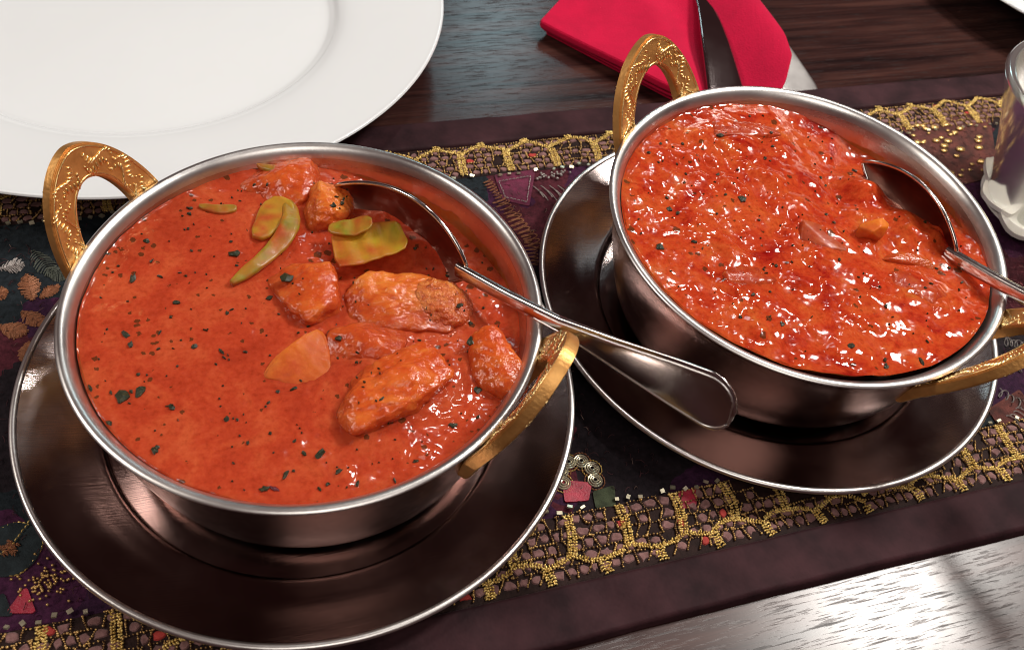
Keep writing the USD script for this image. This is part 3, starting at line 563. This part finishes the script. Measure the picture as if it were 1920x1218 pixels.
for _cur, _n, _lo in ((cr_, 150, 0), (cl, 46, 1)):
    for _ in range(_n):
        _a, _r = _g.uniform(0, 6.28), .064 * math.sqrt(_g.random()); _x, _y = _cur.c + _r * np.array([math.cos(_a), math.sin(_a)])
        if _lo and _x < -.004: continue
        if not _lo and _x < _cur.c[0] - .045: continue
        _cur.lumps.append((_x, _y, _g.uniform(.0022, .0050), _g.uniform(.0004, .0012)))
cr_.lumps.append((*B(1618, 335, .050)[:2], .010, .0060))
tl_ = thing('chicken_curry', 'smooth orange red curry with herb flecks filling the left bowl', 'curry', (0, 0, .044)); tr_ = thing('tomato_curry', 'chunky glossy red curry filling the right bowl', 'curry', (*CR, .048))
cl.build(tl_, 'sauce', 'sauce_left'); cr_.build(tr_, 'sauce', 'sauce_right')
def coat_of(cur, v, seed, reach=.0042):
    up = v[:, 2] - cur.height(v[:, 0], v[:, 1]); return .85 * np.clip(.95 - up / reach + .55 * N(v * 160 + seed, seed) + .35 * N(v * 420, seed + 1), 0, 1)
for (cur, p, dz, size, rot, mat_, label, name, cat, box, tilt, rg, freq, seed) in CHUNKS:
    z = float(cur.height(p[0], p[1])); cv, cf = chunk_mesh((p[0], p[1], z + dz + .0006 - size[2] * .38), size, rot, seed, box, rg, freq=freq, tilt=tilt)
    obj(name, (cv, cf), mat_, label=label, cat=cat, smooth=True, coat=coat_of(cur, cv, seed), group={'chicken': 'chicken pieces in the left curry', 'tomato': 'tomato pieces in the right curry'}.get(cat))
# paneer wedge
pcn = B(553, 668, .049)[:2]; pz = float(cl.height(*pcn))
pts = [B(x, y, .049)[:2] for x, y in ((474, 712), (510, 676), (598, 616), (620, 655), (628, 708), (556, 728))]
pw = sg.Polygon(pts).buffer(-.0022).buffer(.0022); pv, pf = man((extr(pw.buffer(-.0012), .011) + extr(pw.buffer(-.0004), .0100) + extr(pw, .0086)).refine_to_length(.0008)); pvt = trimesh.Trimesh(pv, pf); trimesh.smoothing.filter_taubin(pvt, iterations=12); pv, pf = np.array(pvt.vertices), np.array(pvt.faces)
d_ = (pts[2] - pts[0]) / np.linalg.norm(pts[2] - pts[0]); nn_ = np.array([-d_[1], d_[0]]); q_ = (pv[:, :2] - pcn)
pv[:, 2] += pz - .0030 + .32 * (q_ @ nn_) + .10 * (q_ @ d_) - 14. * (q_ @ d_) ** 2
for fr, am in ((130, .0007), (330, .00035), (800, .00028)): pv += am * np.stack([N(pv * fr, 3 + k) for k in range(3)], 1)
obj('paneer_wedge', (pv, pf), 'paneer', label='triangular orange wedge of paneer standing out of the left curry', cat='paneer', smooth=True, coat=.7 * coat_of(cl, pv, 3, .0045))
# peppers
def strip(pts, w, th, mat_, label, zo, twist=0.3, name='pepper_strip', cur=None, wprof=None, vert=0.0):
    cur = cur or cl; p = smoothprof([B(x, y, .048)[:2] for x, y in pts], 14); n = len(p); t = np.gradient(p, axis=0); t /= np.linalg.norm(t, axis=1, keepdims=True); nn = np.stack([-t[:, 1], t[:, 0]], 1)
    u = np.linspace(0, 1, n); ww = np.interp(u, *(wprof or ([0, .12, .4, .7, .92, 1], [.30, .62, .85, 1, .8, .4]))) * w; zz = cur.height(p[:, 0], p[:, 1]) + np.interp(u, np.linspace(0, 1, len(zo)), zo)
    a = np.linspace(0, 2 * np.pi, 20, endpoint=False); ca, sa_ = np.sign(np.cos(a)) * np.abs(np.cos(a)) ** .6, np.sign(np.sin(a)) * np.abs(np.sin(a)) ** .8
    X = p[:, 0][:, None] + nn[:, 0][:, None] * (ww[:, None] * ca * math.cos(vert) - th * sa_ * math.sin(vert)); Y = p[:, 1][:, None] + nn[:, 1][:, None] * (ww[:, None] * ca * math.cos(vert) - th * sa_ * math.sin(vert))
    Z = zz[:, None] + ww[:, None] * ca * math.sin(vert) + th * sa_ * math.cos(vert) + .25 * ww[:, None] * (ca ** 2 - .5) * twist
    V = np.stack([X, Y, Z], 2); V += sum(am * np.stack([N(V.reshape(-1, 3) * fr, 8 + k).reshape(X.shape) for k in range(3)], 2) for fr, am in ((110, .0009), (260, .0004), (700, .00012)))
    v, f = gridmesh(V[..., 0], V[..., 1], V[..., 2], True); k = len(v); v = np.vstack([v, V[0].mean(0), V[-1].mean(0)]); j = np.arange(20); e = (n - 1) * 20
    f = np.vstack([f, np.stack([np.full(20, k), (j + 1) % 20, j], 1), np.stack([np.full(20, k + 1), e + j, e + (j + 1) % 20], 1)])
    obj(name, (v, f[:, ::-1]), mat_, label=label, cat='pepper', group='pepper pieces in the left curry', smooth=True, coat=np.clip(-.35 + .9 * N(v * 190, 5) + .8 * N(v * 420, 6) + np.clip(.6 - (v[:, 2] - cur.height(v[:, 0], v[:, 1])) / .0022, 0, 1), 0, .9))
strip([(430, 538), (480, 505), (525, 462), (542, 425), (538, 388)], .0034, .0013, 'pepper_green', 'curved olive green pepper strip left of the chicken pieces in the left bowl', [.0004, .0016, .0022, .0026, .0010], .2, vert=.25)
strip([(488, 440), (508, 410), (536, 392)], .0052, .0012, 'pepper_yellow', 'broad yellowish end of pepper above the curved strip in the left bowl', [.0004, .0014, .0016], .3, 'x' and .0 or .2) if False else strip([(480, 452), (508, 414), (534, 388)], .0058, .0012, 'pepper_yellow', 'broad yellowish pepper piece above the curved strip in the left bowl', [.0002, .0014, .0018], .3, name='pepper_piece')
strip([(622, 484), (655, 482), (700, 474), (754, 466)], .0092, .0011, 'pepper_yellow', 'flat yellow green pepper piece lying on the large chicken piece', [.0048, .0056, .0054, .0056], .7, name='pepper_piece', wprof=([0, .1, .35, .8, .96, 1], [.55, .95, 1.0, .85, .72, .45]))
strip([(614, 452), (645, 454), (695, 452)], .0042, .0009, 'pepper_green', 'small green pepper flap on the top left of the flat pepper piece', [.0066, .0074, .0070], .4, name='pepper_piece')
strip([(370, 392), (405, 398), (440, 395)], .0022, .0010, 'pepper_green', 'green pepper bit half sunk near the upper left of the left bowl', [-.0008, -.0004, -.0008], .1, name='pepper_piece')
strip([(480, 318), (510, 330), (545, 328)], .0020, .0010, 'pepper_green', 'green pepper bit against the far wall of the left bowl', [.0006, .0012, .0006], .1, name='pepper_piece')
# herb flakes
def flake(c, n, size, seed, up):
    g = np.random.default_rng(seed); k = 9; a = np.linspace(0, 2 * np.pi, k, endpoint=False) + g.normal(0, .12, k); rr = size * (.6 + .55 * g.random(k)); rot = g.uniform(0, 6.28); el = g.uniform(.3, .95)
    x, y = rr * np.cos(a), rr * np.sin(a) * el; x, y = x * math.cos(rot) - y * math.sin(rot), x * math.sin(rot) + y * math.cos(rot)
    top = np.column_stack([x, y, .00045 + .12 * size * g.standard_normal(k)]); bot = top - [0, 0, .0006]; mid = np.array([[0, 0, .0007 + .12 * size * g.standard_normal()]])
    v = np.vstack([mid, top, bot]); i = np.arange(k); j = (i + 1) % k
    f = np.vstack([np.stack([0 * i, 1 + i, 1 + j], 1), np.stack([1 + i, 1 + k + i, 1 + k + j], 1), np.stack([1 + i, 1 + k + j, 1 + j], 1)]); v = v + np.array([*c, up]); return v, f
big_l = [(250, 522, 2.6), (440, 475, 2.4), (580, 355, 2.6), (330, 568, 1.4), (540, 540, 2.6), (760, 525, 2.2), (620, 500, 1.2), (625, 410, 1.5), (305, 378, 2.0), (355, 392, 1.3), (202, 480, 1.5), (275, 455, 1.2), (285, 490, 1.0), (230, 745, 3.0), (262, 735, 2.2),
         (320, 762, 1.6), (415, 660, 1.8), (365, 650, 1.1), (237, 630, 1.8), (245, 648, 1.3), (300, 625, 1.0), (550, 727, 1.6), (600, 850, 2.3), (570, 848, 1.3), (535, 890, 1.8), (495, 915, 1.7), (425, 785, 1.3), (290, 845, 1.8), (850, 797, 1.6), (895, 730, 1.7),
         (882, 655, 2.2), (715, 775, 1.3), (635, 885, 1.5), (670, 905, 1.3), (300, 520, 1.2), (170, 730, 1.6), (385, 620, 1.0), (620, 632, 1.6), (635, 645, 1.5), (695, 575, 1.4), (665, 540, 1.5), (860, 585, 1.6), (205, 795, 1.2), (460, 660, .9), (505, 560, 1.3), (445, 530, 1.6), (740, 900, 1.2)]
big_r = [(1350, 255, 2.8), (1390, 377, 2.2), (1235, 468, 1.9), (1255, 392, 1.4), (1270, 400, 1.2), (1300, 455, 1.3), (1440, 600, 1.3), (1465, 610, 1.1), (1615, 295, 1.6), (1725, 680, 2.2), (1590, 655, 1.6), (1660, 690, 1.2), (1250, 372, 1.0), (1285, 330, .9), (1510, 440, 1.2), (1345, 330, 1.0)]
chunk_z = {}
def drop(cur, x, y):
    z = float(cur.height(x, y))
    for (c2, p, dz, size, rot, *_q) in CHUNKS:
        if c2 is cur:
            d = np.array([x, y]) - p; u = np.array([math.cos(rot) * d[0] + math.sin(rot) * d[1], -math.sin(rot) * d[0] + math.cos(rot) * d[1]]) / (np.array(size[:2]) / 2); q = (u ** 4).sum()
            if q < 1: z = max(z, float(cur.height(*p)) + dz + .0006 - size[2] * .38 + size[2] / 2 * (1 - q) ** .25 * .98)
    return z
def herbs(cur, parent, big, nsmall, seed, r_):
    g = np.random.default_rng(seed); k = 0
    for (px, py, s) in big:
        p = B(px, py, cur.base + .001)[:2]; k += 1; obj('herb_flake', flake(p, 0, s * .00092, seed + k, drop(cur, *p)), 'herb', parent, smooth=False)
    for _ in range(nsmall):
        a, r = g.uniform(0, 6.28), r_ * math.sqrt(g.random()); p = cur.c + r * np.array([math.cos(a), math.sin(a)]); k += 1
        obj('herb_flake', flake(p, 0, .00032 + .00062 * g.random() ** 2.5, seed + k, drop(cur, *p)), 'herb', parent, smooth=False)
herbs(cl, tl_, big_l, 235, 500, .066); herbs(cr_, tr_, big_r, 130, 900, .066)
p = B(515, 917, .047)[:2]; obj('onion_bit', flake(p, 0, .0016, 77, float(cl.height(*p))), 'onion', tl_, smooth=False)
# sauce film left on the inner wall
def film(cur, a0, a1, htop, parent, seed, zt):
    na, nz = 260, 16; a = np.linspace(dg(a0), dg(a1), na)[None]; R0 = .069; x, y = cur.c[0] + R0 * np.cos(a), cur.c[1] + R0 * np.sin(a); z0 = cur.height(x, y) - .001
    e = np.sin(np.pi * (a - dg(a0)) / dg(a1 - a0)) ** .5; top = zt + htop * (.5 * N(np.stack([np.cos(a[0]) * 9, np.sin(a[0]) * 9, 0 * a[0]], 1), seed) + .35 * N(np.stack([np.cos(a[0]) * 30, np.sin(a[0]) * 30, 0 * a[0]], 1), seed + 1))[None]
    t = np.linspace(0, 1, nz)[:, None]; Z = z0 + np.maximum(top - z0, .0005) * e * t; R = inner_r(Z) * cur.sc - .00025 - .0003 * (1 - t)
    obj('sauce_film', gridmesh(cur.c[0] + R * np.cos(a), cur.c[1] + R * np.sin(a), Z), 'film', parent, smooth=True)
film(cl, -20, 95, .004, tl_, 3, .0447); film(cr_, -22, 72, .004, tr_, 9, .0470); film(cl, 95, 338, .003, tl_, 13, .0476); film(cr_, 74, 336, .003, tr_, 19, .0508)

# ---------------------------------------------------------------- spoons
def spoon(n0, rimpt, psi, L, We, curv, bw, bb, Lb, label, depth=.0085, bdir=None):
    n0, rimpt = np.array(n0, float), np.array(rimpt, float); d = (rimpt - n0) / np.linalg.norm(rimpt - n0); e = np.cross([0, 0, 1], d); e /= np.linalg.norm(e); g = np.cross(d, e)
    Wv = math.cos(psi) * e + math.sin(psi) * g; Nv = np.cross(d, Wv)
    # open side of the bowl faces -Nv*sign so that it looks at the near left
    sN = 1.0
    t = thing('serving_spoon', label, 'spoon', n0, group='serving spoons in the curries')
    # bowl sheet
    nb, nw = 60, 25; tt = np.linspace(0, 1, nb)[:, None]; q = np.linspace(-1, 1, nw)[None]
    hw_ = bw * np.sin(np.pi * (.02 + .98 * tt) ** .85) ** .8; hw_ = np.maximum(hw_, .0024 * (1 - tt)); dp = depth * np.sin(np.pi * np.clip(tt * .97 + .02, 0, 1)) ** .7
    baz, bel, bps = map(math.radians, bdir); db = -np.array([math.cos(bel) * math.cos(baz), math.cos(bel) * math.sin(baz), math.sin(bel)]); eb = np.cross([0, 0, 1], db); eb /= np.linalg.norm(eb); gb = np.cross(db, eb); Wb = math.cos(bps) * eb + math.sin(bps) * gb; Nb = np.cross(db, Wb)
    def sheet(extra):
        A = -Lb * tt + 0 * q; Bw = (hw_ + extra * .3) * q; Cn = bb * tt - dp * (1 - q ** 2) * sN - extra
        return n0 + A[..., None] * db + Bw[..., None] * Wb + Cn[..., None] * Nb
    s1, s2 = sheet(0), sheet(.0011); v1, f1 = gridmesh(s1[..., 0], s1[..., 1], s1[..., 2]); v2, f2 = gridmesh(s2[..., 0], s2[..., 1], s2[..., 2])
    idx = np.arange(nb * nw).reshape(nb, nw); loop = np.r_[idx[0], idx[1:, -1], idx[-1, -2::-1], idx[-2:0:-1, 0]]; l2 = np.roll(loop, -1); k = len(v1)
    side = np.vstack([np.stack([loop, loop + k, l2 + k], 1), np.stack([loop, l2 + k, l2], 1)])
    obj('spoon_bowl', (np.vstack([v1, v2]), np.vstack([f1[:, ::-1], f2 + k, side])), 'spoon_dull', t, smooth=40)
    obj('bowl_edge', tube(np.vstack([s1[:, -1], s1[-1, ::-1][1:], s1[::-1, 0][1:]]) - .0005 * Nb, .00080, 8), 'spoon_steel', t, smooth=True)
    # handle
    ns = 90; s = np.linspace(-.003, L, ns); h = np.interp(s / L, [0, .2, .4, .6, .8, .92, 1], [.27, .25, .30, .55, .86, 1, 1]) * We; te = np.clip((s - (L - We)) / We, 0, 1); h = h * np.sqrt(np.maximum(1 - te ** 2.6, 1e-4))
    th = np.interp(s / L, [0, .15, .5, 1], [.0016, .0017, .0014, .0011]); a = np.linspace(0, 2 * np.pi, 24, endpoint=False); ca, sb = np.sign(np.cos(a)) * np.abs(np.cos(a)) ** .7, np.sin(a)
    cc = n0 + np.outer(s, d) + np.outer(curv * (s / L) ** 2, Nv)
    V = cc[:, None] + (h[:, None] * ca)[..., None] * Wv + (th[:, None] * sb)[..., None] * Nv; v, f = gridmesh(V[..., 0], V[..., 1], V[..., 2], True)
    k = len(v); v = np.vstack([v, cc[0], cc[-1]]); j = np.arange(24); e_ = (ns - 1) * 24; f = np.vstack([f[:, ::-1], np.stack([np.full(24, k), j, (j + 1) % 24], 1), np.stack([np.full(24, k + 1), e_ + (j + 1) % 24, e_ + j], 1)])
    hp = obj('spoon_handle', (v, f[:, ::-1]), 'spoon_steel', t, smooth=50)
    on = s > .30 * L; ins = np.maximum(h[on] - .0016, 0); ca2 = np.clip(ins / np.maximum(h[on], 1e-6), 0, .999) ** (1 / .7); zt = th[on] * np.sqrt(1 - ca2 ** 2)
    for face in (-1, 1):
        top = cc[on] + ins[:, None] * Wv + face * (zt[:, None]) * Nv; bot = cc[on] - ins[:, None] * Wv + face * (zt[:, None]) * Nv
        kk = ins > .0003
        obj('thread_line', tube(np.vstack([top[kk], bot[kk][::-1]]), .00036, 6), 'rim_steel', hp, smooth=True)
spoon((*B(870, 512, .0515)[:2], .0515), (*B(1003, 585, .0582)[:2], .0582), dg(84), .1038, .0110, -.0032, .0155, 0, .0595, 'steel serving spoon dipped in the left bowl, handle hanging over the right saucer', bdir=(127.6, .5, 80), depth=.0075)
spoon((*B(1787, 481, .0515)[:2], .0515), (*B(1886, 537, .0580)[:2], .0580), dg(84), .1150, .0110, -.0032, .0140, 0, .0580, 'steel serving spoon dipped in the right bowl, handle leaving the picture at the right', bdir=(95.6, -3.5, 96), depth=.0075)

# ---------------------------------------------------------------- plates
def dinner_plate(c, R, label, z0=0.0):
    t = thing('dinner_plate', label, 'plate', (*c, z0), group='white dinner plates'); k = R / .1464
    top = smoothprof([(0, .0052), (.06, .0053), (.086, .0060), (.0925, .0078), (.0965, .0108), (.104, .0135), (.125, .0182), (.1425, .0222), (.1455, .0230), (.1464, .0226), (.1460, .0216), (.140, .0196), (.110, .0118), (.098, .0070), (.088, .0020), (.084, .0004), (.080, .0004), (.078, .0028), (0, .0028)], 6)
    i = 6 * 3
    obj('plate_well', lathe(top[:i + 1] * [k, 1] + [0, z0], 200, (*c, 0)), 'china', t, smooth=True)
    obj('plate_rim', lathe(top[i:] * [k, 1] + [0, z0], 260, (*c, 0)), 'china', t, smooth=50)
dinner_plate((-.0483, .2319), .1464, 'large white dinner plate at the far left of the table', .0002 if False else .0034)
dinner_plate((.5526, .2308), .140, 'white plate of which only an edge shows at the top right corner', .0003)

# ---------------------------------------------------------------- napkin
nap = [(.149, .2062), (.1968, .1455), (.2077, .1327), (.228, .108), (.2380, .1120), *[tuple(B(x, y, .019)[:2]) for x, y in ((1455, 185), (1470, 160), (1476, 125), (1462, 85), (1440, 50), (1402, 0))], (.268, .262), (.214, .272)]
nt = thing('napkin', 'folded crimson pink cloth napkin behind the right bowl with cutlery on it', 'napkin', (.22, .19, 0))
for i, (sh, z, th) in enumerate(((-.0030, .0016, .0022), (-.0012, .0040, .0018), (0.0, .0066, .0040))):
    poly = sg.Polygon(nap).buffer(sh).buffer(-.003).buffer(.003 if i == 2 else .0028)
    mf = (extr(poly.buffer(-.0009), th) + extr(poly.buffer(-.0003), th * .8) + extr(poly, th * .5)).refine_to_length(.0035); v, f = man(mf)
    d = (v[:, :2] - [.149, .2062]) @ np.array([.62, -.785]); w_ = (v[:, :2] - [.149, .2062]) @ np.array([.785, .62])
    fold = np.clip((v[:, 0] * .9 + (v[:, 1] - .14) * .25 - .205) / .06, 0, 1)
    v[:, 2] += z + (.0007 + .0016 * (i == 2)) * N(np.column_stack([v[:, :2] * 30, v[:, 0] * 0 + i]), 40 + i) * (1 if i else .4) + (.0025 * np.exp(-((v[:, 0] - .212) / .010) ** 2) + .0165 * sstep(.228, .262, v[:, 0]) - .004 * sstep(.2640, .2695, v[:, 0])) * (i / 2) * 1.0
    obj('napkin_layer', (v, f), 'napkin', nt, smooth=60)

# ---------------------------------------------------------------- cutlery beyond
def cutlery(name, label, cat, end, direction, z0, L, We, narrow, head, hm='spoon_steel'):
    d = np.array([*direction, 0.0]); d /= np.linalg.norm(d); Wv = np.array([-d[1], d[0], 0]); Nv = np.array([0, 0, 1.]); n0 = np.array([*end, z0]); t = thing(name, label, cat, n0)
    ns = 90; s = np.linspace(0, L, ns); h = np.interp(s, [0, .012, .05, .08, L], [We, We, narrow * 1.5, narrow, narrow * .9]); te = np.clip((.010 - s) / .010, 0, 1); h = h * np.sqrt(np.maximum(1 - te ** 2.6, 1e-4))
    a = np.linspace(0, 2 * np.pi, 20, endpoint=False); ca, sb = np.sign(np.cos(a)) * np.abs(np.cos(a)) ** .7, np.sin(a); cc = n0 + np.outer(s, d) + np.outer(.004 * np.sin(s / L * np.pi), Nv)
    V = cc[:, None] + (h[:, None] * ca)[..., None] * Wv + (.0010 * np.sign(sb) * np.abs(sb) ** .35)[None, :, None] * Nv; v, f = gridmesh(V[..., 0], V[..., 1], V[..., 2], True)
    k = len(v); v = np.vstack([v, cc[0], cc[-1]]); j = np.arange(20); e_ = (ns - 1) * 20; f = np.vstack([f, np.stack([np.full(20, k), (j + 1) % 20, j], 1), np.stack([np.full(20, k + 1), e_ + j, e_ + (j + 1) % 20], 1)])
    obj('handle', (v, f), hm, t, smooth=50)
    b0 = cc[-1]
    if head == 'blade':
        poly = sg.Polygon([(-.002, -.005), (0, .006), (.09, .009), (.10, .004), (.10, -.006)]); mf = extr(poly, .0016).refine_to_length(.004); v, f = man(mf)
        obj('blade', (b0 + np.outer(v[:, 0], d) + np.outer(v[:, 1], Wv) + np.outer(v[:, 2], Nv), f), 'spoon_steel', t, smooth=30)
    else:
        base = sg.Polygon([(-.002, -.003), (-.002, .003), (.012, .011), (.03, .012), (.03, -.012), (.012, -.011)]); v, f = man(extr(base, .0018).refine_to_length(.004)); obj('fork_neck', (b0 + np.outer(v[:, 0], d) + np.outer(v[:, 1], Wv) + np.outer(v[:, 2], Nv), f), 'spoon_steel', t, smooth=30)
        for q in (-.0096, -.0032, .0032, .0096):
            x = np.linspace(.029, .068, 12); pt = b0 + np.outer(x, d) + q * Wv + np.outer(.004 * np.sin((x - .029) / .039 * 2), Nv); obj('tine', tube(pt, np.linspace(.0017, .0009, 12), 7), 'spoon_steel', t, smooth=True)
cutlery('table_knife', 'dark reflecting table knife lying across the red napkin', 'knife', (.2205, .1210), (.0255, .0980), .0132, .13, .0096, .0050, 'blade', 'knife_steel')
cutlery('dinner_fork', 'shiny fork whose handle end shows beside the right edge of the napkin', 'fork', (.2735, .1330), (.0110, .0960), .0022, .13, .0112, .0034, 'tines', 'rim_steel')

# ---------------------------------------------------------------- tealight glass and lotus holder
GC = np.array([.3570, .0400])
gt = thing('glass_tumbler', 'flared clear glass with a thick rim at the right edge of the picture', 'glass', (*GC, .006))
gp = smoothprof([(0, .0100), (.0195, .0102), (.0240, .0150), (.0320, .0400), (.0430, .0660), (.0442, .0685), (.0464, .0692), (.0478, .0672), (.0465, .0640), (.0360, .0400), (.0265, .0140), (.0250, .0066), (.0205, .0062), (0, .0062)], 6)
obj('tumbler_wall', lathe(gp, 140, (*(GC + [-.0035, .0008]), 0)), 'glass', gt, smooth=60)
ct = thing('tealight_candle', 'lit tealight candle inside the glass at the right edge', 'candle', (*GC, .0105))
obj('wax', lathe([(0, .0106), (.0165, .0106), (.0172, .0115), (.0172, .0210), (.0160, .0218), (.006, .0212), (0, .0210)], 60, (*GC, 0)), 'wax', ct)
obj('wick', tube([(*GC, .0208), (*(GC + .0003), .0265)], .0005, 6), 'bead_dark', ct)
obj('flame', lathe(smoothprof([(0, .0235), (.0022, .0262), (.0030, .0300), (.0019, .0360), (0, .0425)], 6), 24, (*GC, 0)), 'flame', ct, smooth=True)
lt = thing('lotus_holder', 'white porcelain lotus shaped candle holder with pointed petals at the right edge', 'candle holder', (*GC, .002))
obj('lotus_base', lathe([(0, .0022), (.024, .0022), (.030, .0050), (.029, .0060), (0, .0060)], 60, (*GC, 0)), 'porcelain', lt)
def petal(az, L, w, z0, z1, r0):
    u = np.linspace(0, 1, 22)[:, None]; q = np.linspace(-1, 1, 13)[None]; wd = w * np.sin(np.pi * (.12 + .88 * u) ** .9) ** .7 * (1 - u ** 6 * .3); rad = r0 + L * u + 0 * q; lat = wd * q
    Z = z0 + (z1 - z0) * u ** 1.4 + .25 * w * q ** 2 * np.sin(np.pi * np.clip(u + .1, 0, 1)) ; ca, sa2 = math.cos(az), math.sin(az)
    def at(dz): return np.stack([GC[0] + rad * ca - lat * sa2, GC[1] + rad * sa2 + lat * ca, Z + dz], 2)
    s1, s2 = at(0), at(-.0022); v1, f1 = gridmesh(*np.moveaxis(s1, 2, 0)); v2, f2 = gridmesh(*np.moveaxis(s2, 2, 0)); nb, nw = 22, 13
    idx = np.arange(nb * nw).reshape(nb, nw); loop = np.r_[idx[0], idx[1:, -1], idx[-1, -2::-1], idx[-2:0:-1, 0]]; l2 = np.roll(loop, -1); k = len(v1)
    obj('petal', (np.vstack([v1, v2]), np.vstack([f1[:, ::-1], f2 + k, np.vstack([np.stack([loop, loop + k, l2 + k], 1), np.stack([loop, l2 + k, l2], 1)])])), 'porcelain', lt, smooth=50)
for az, L_, z1_ in ((127, .0135, .014), (171, .0155, .012), (209, .0185, .010), (246, .020, .011), (282, .021, .012), (318, .020, .012), (354, .021, .012), (30, .020, .012), (75, .021, .012)): petal(dg(az), L_, .0115, .0052, z1_, .020)
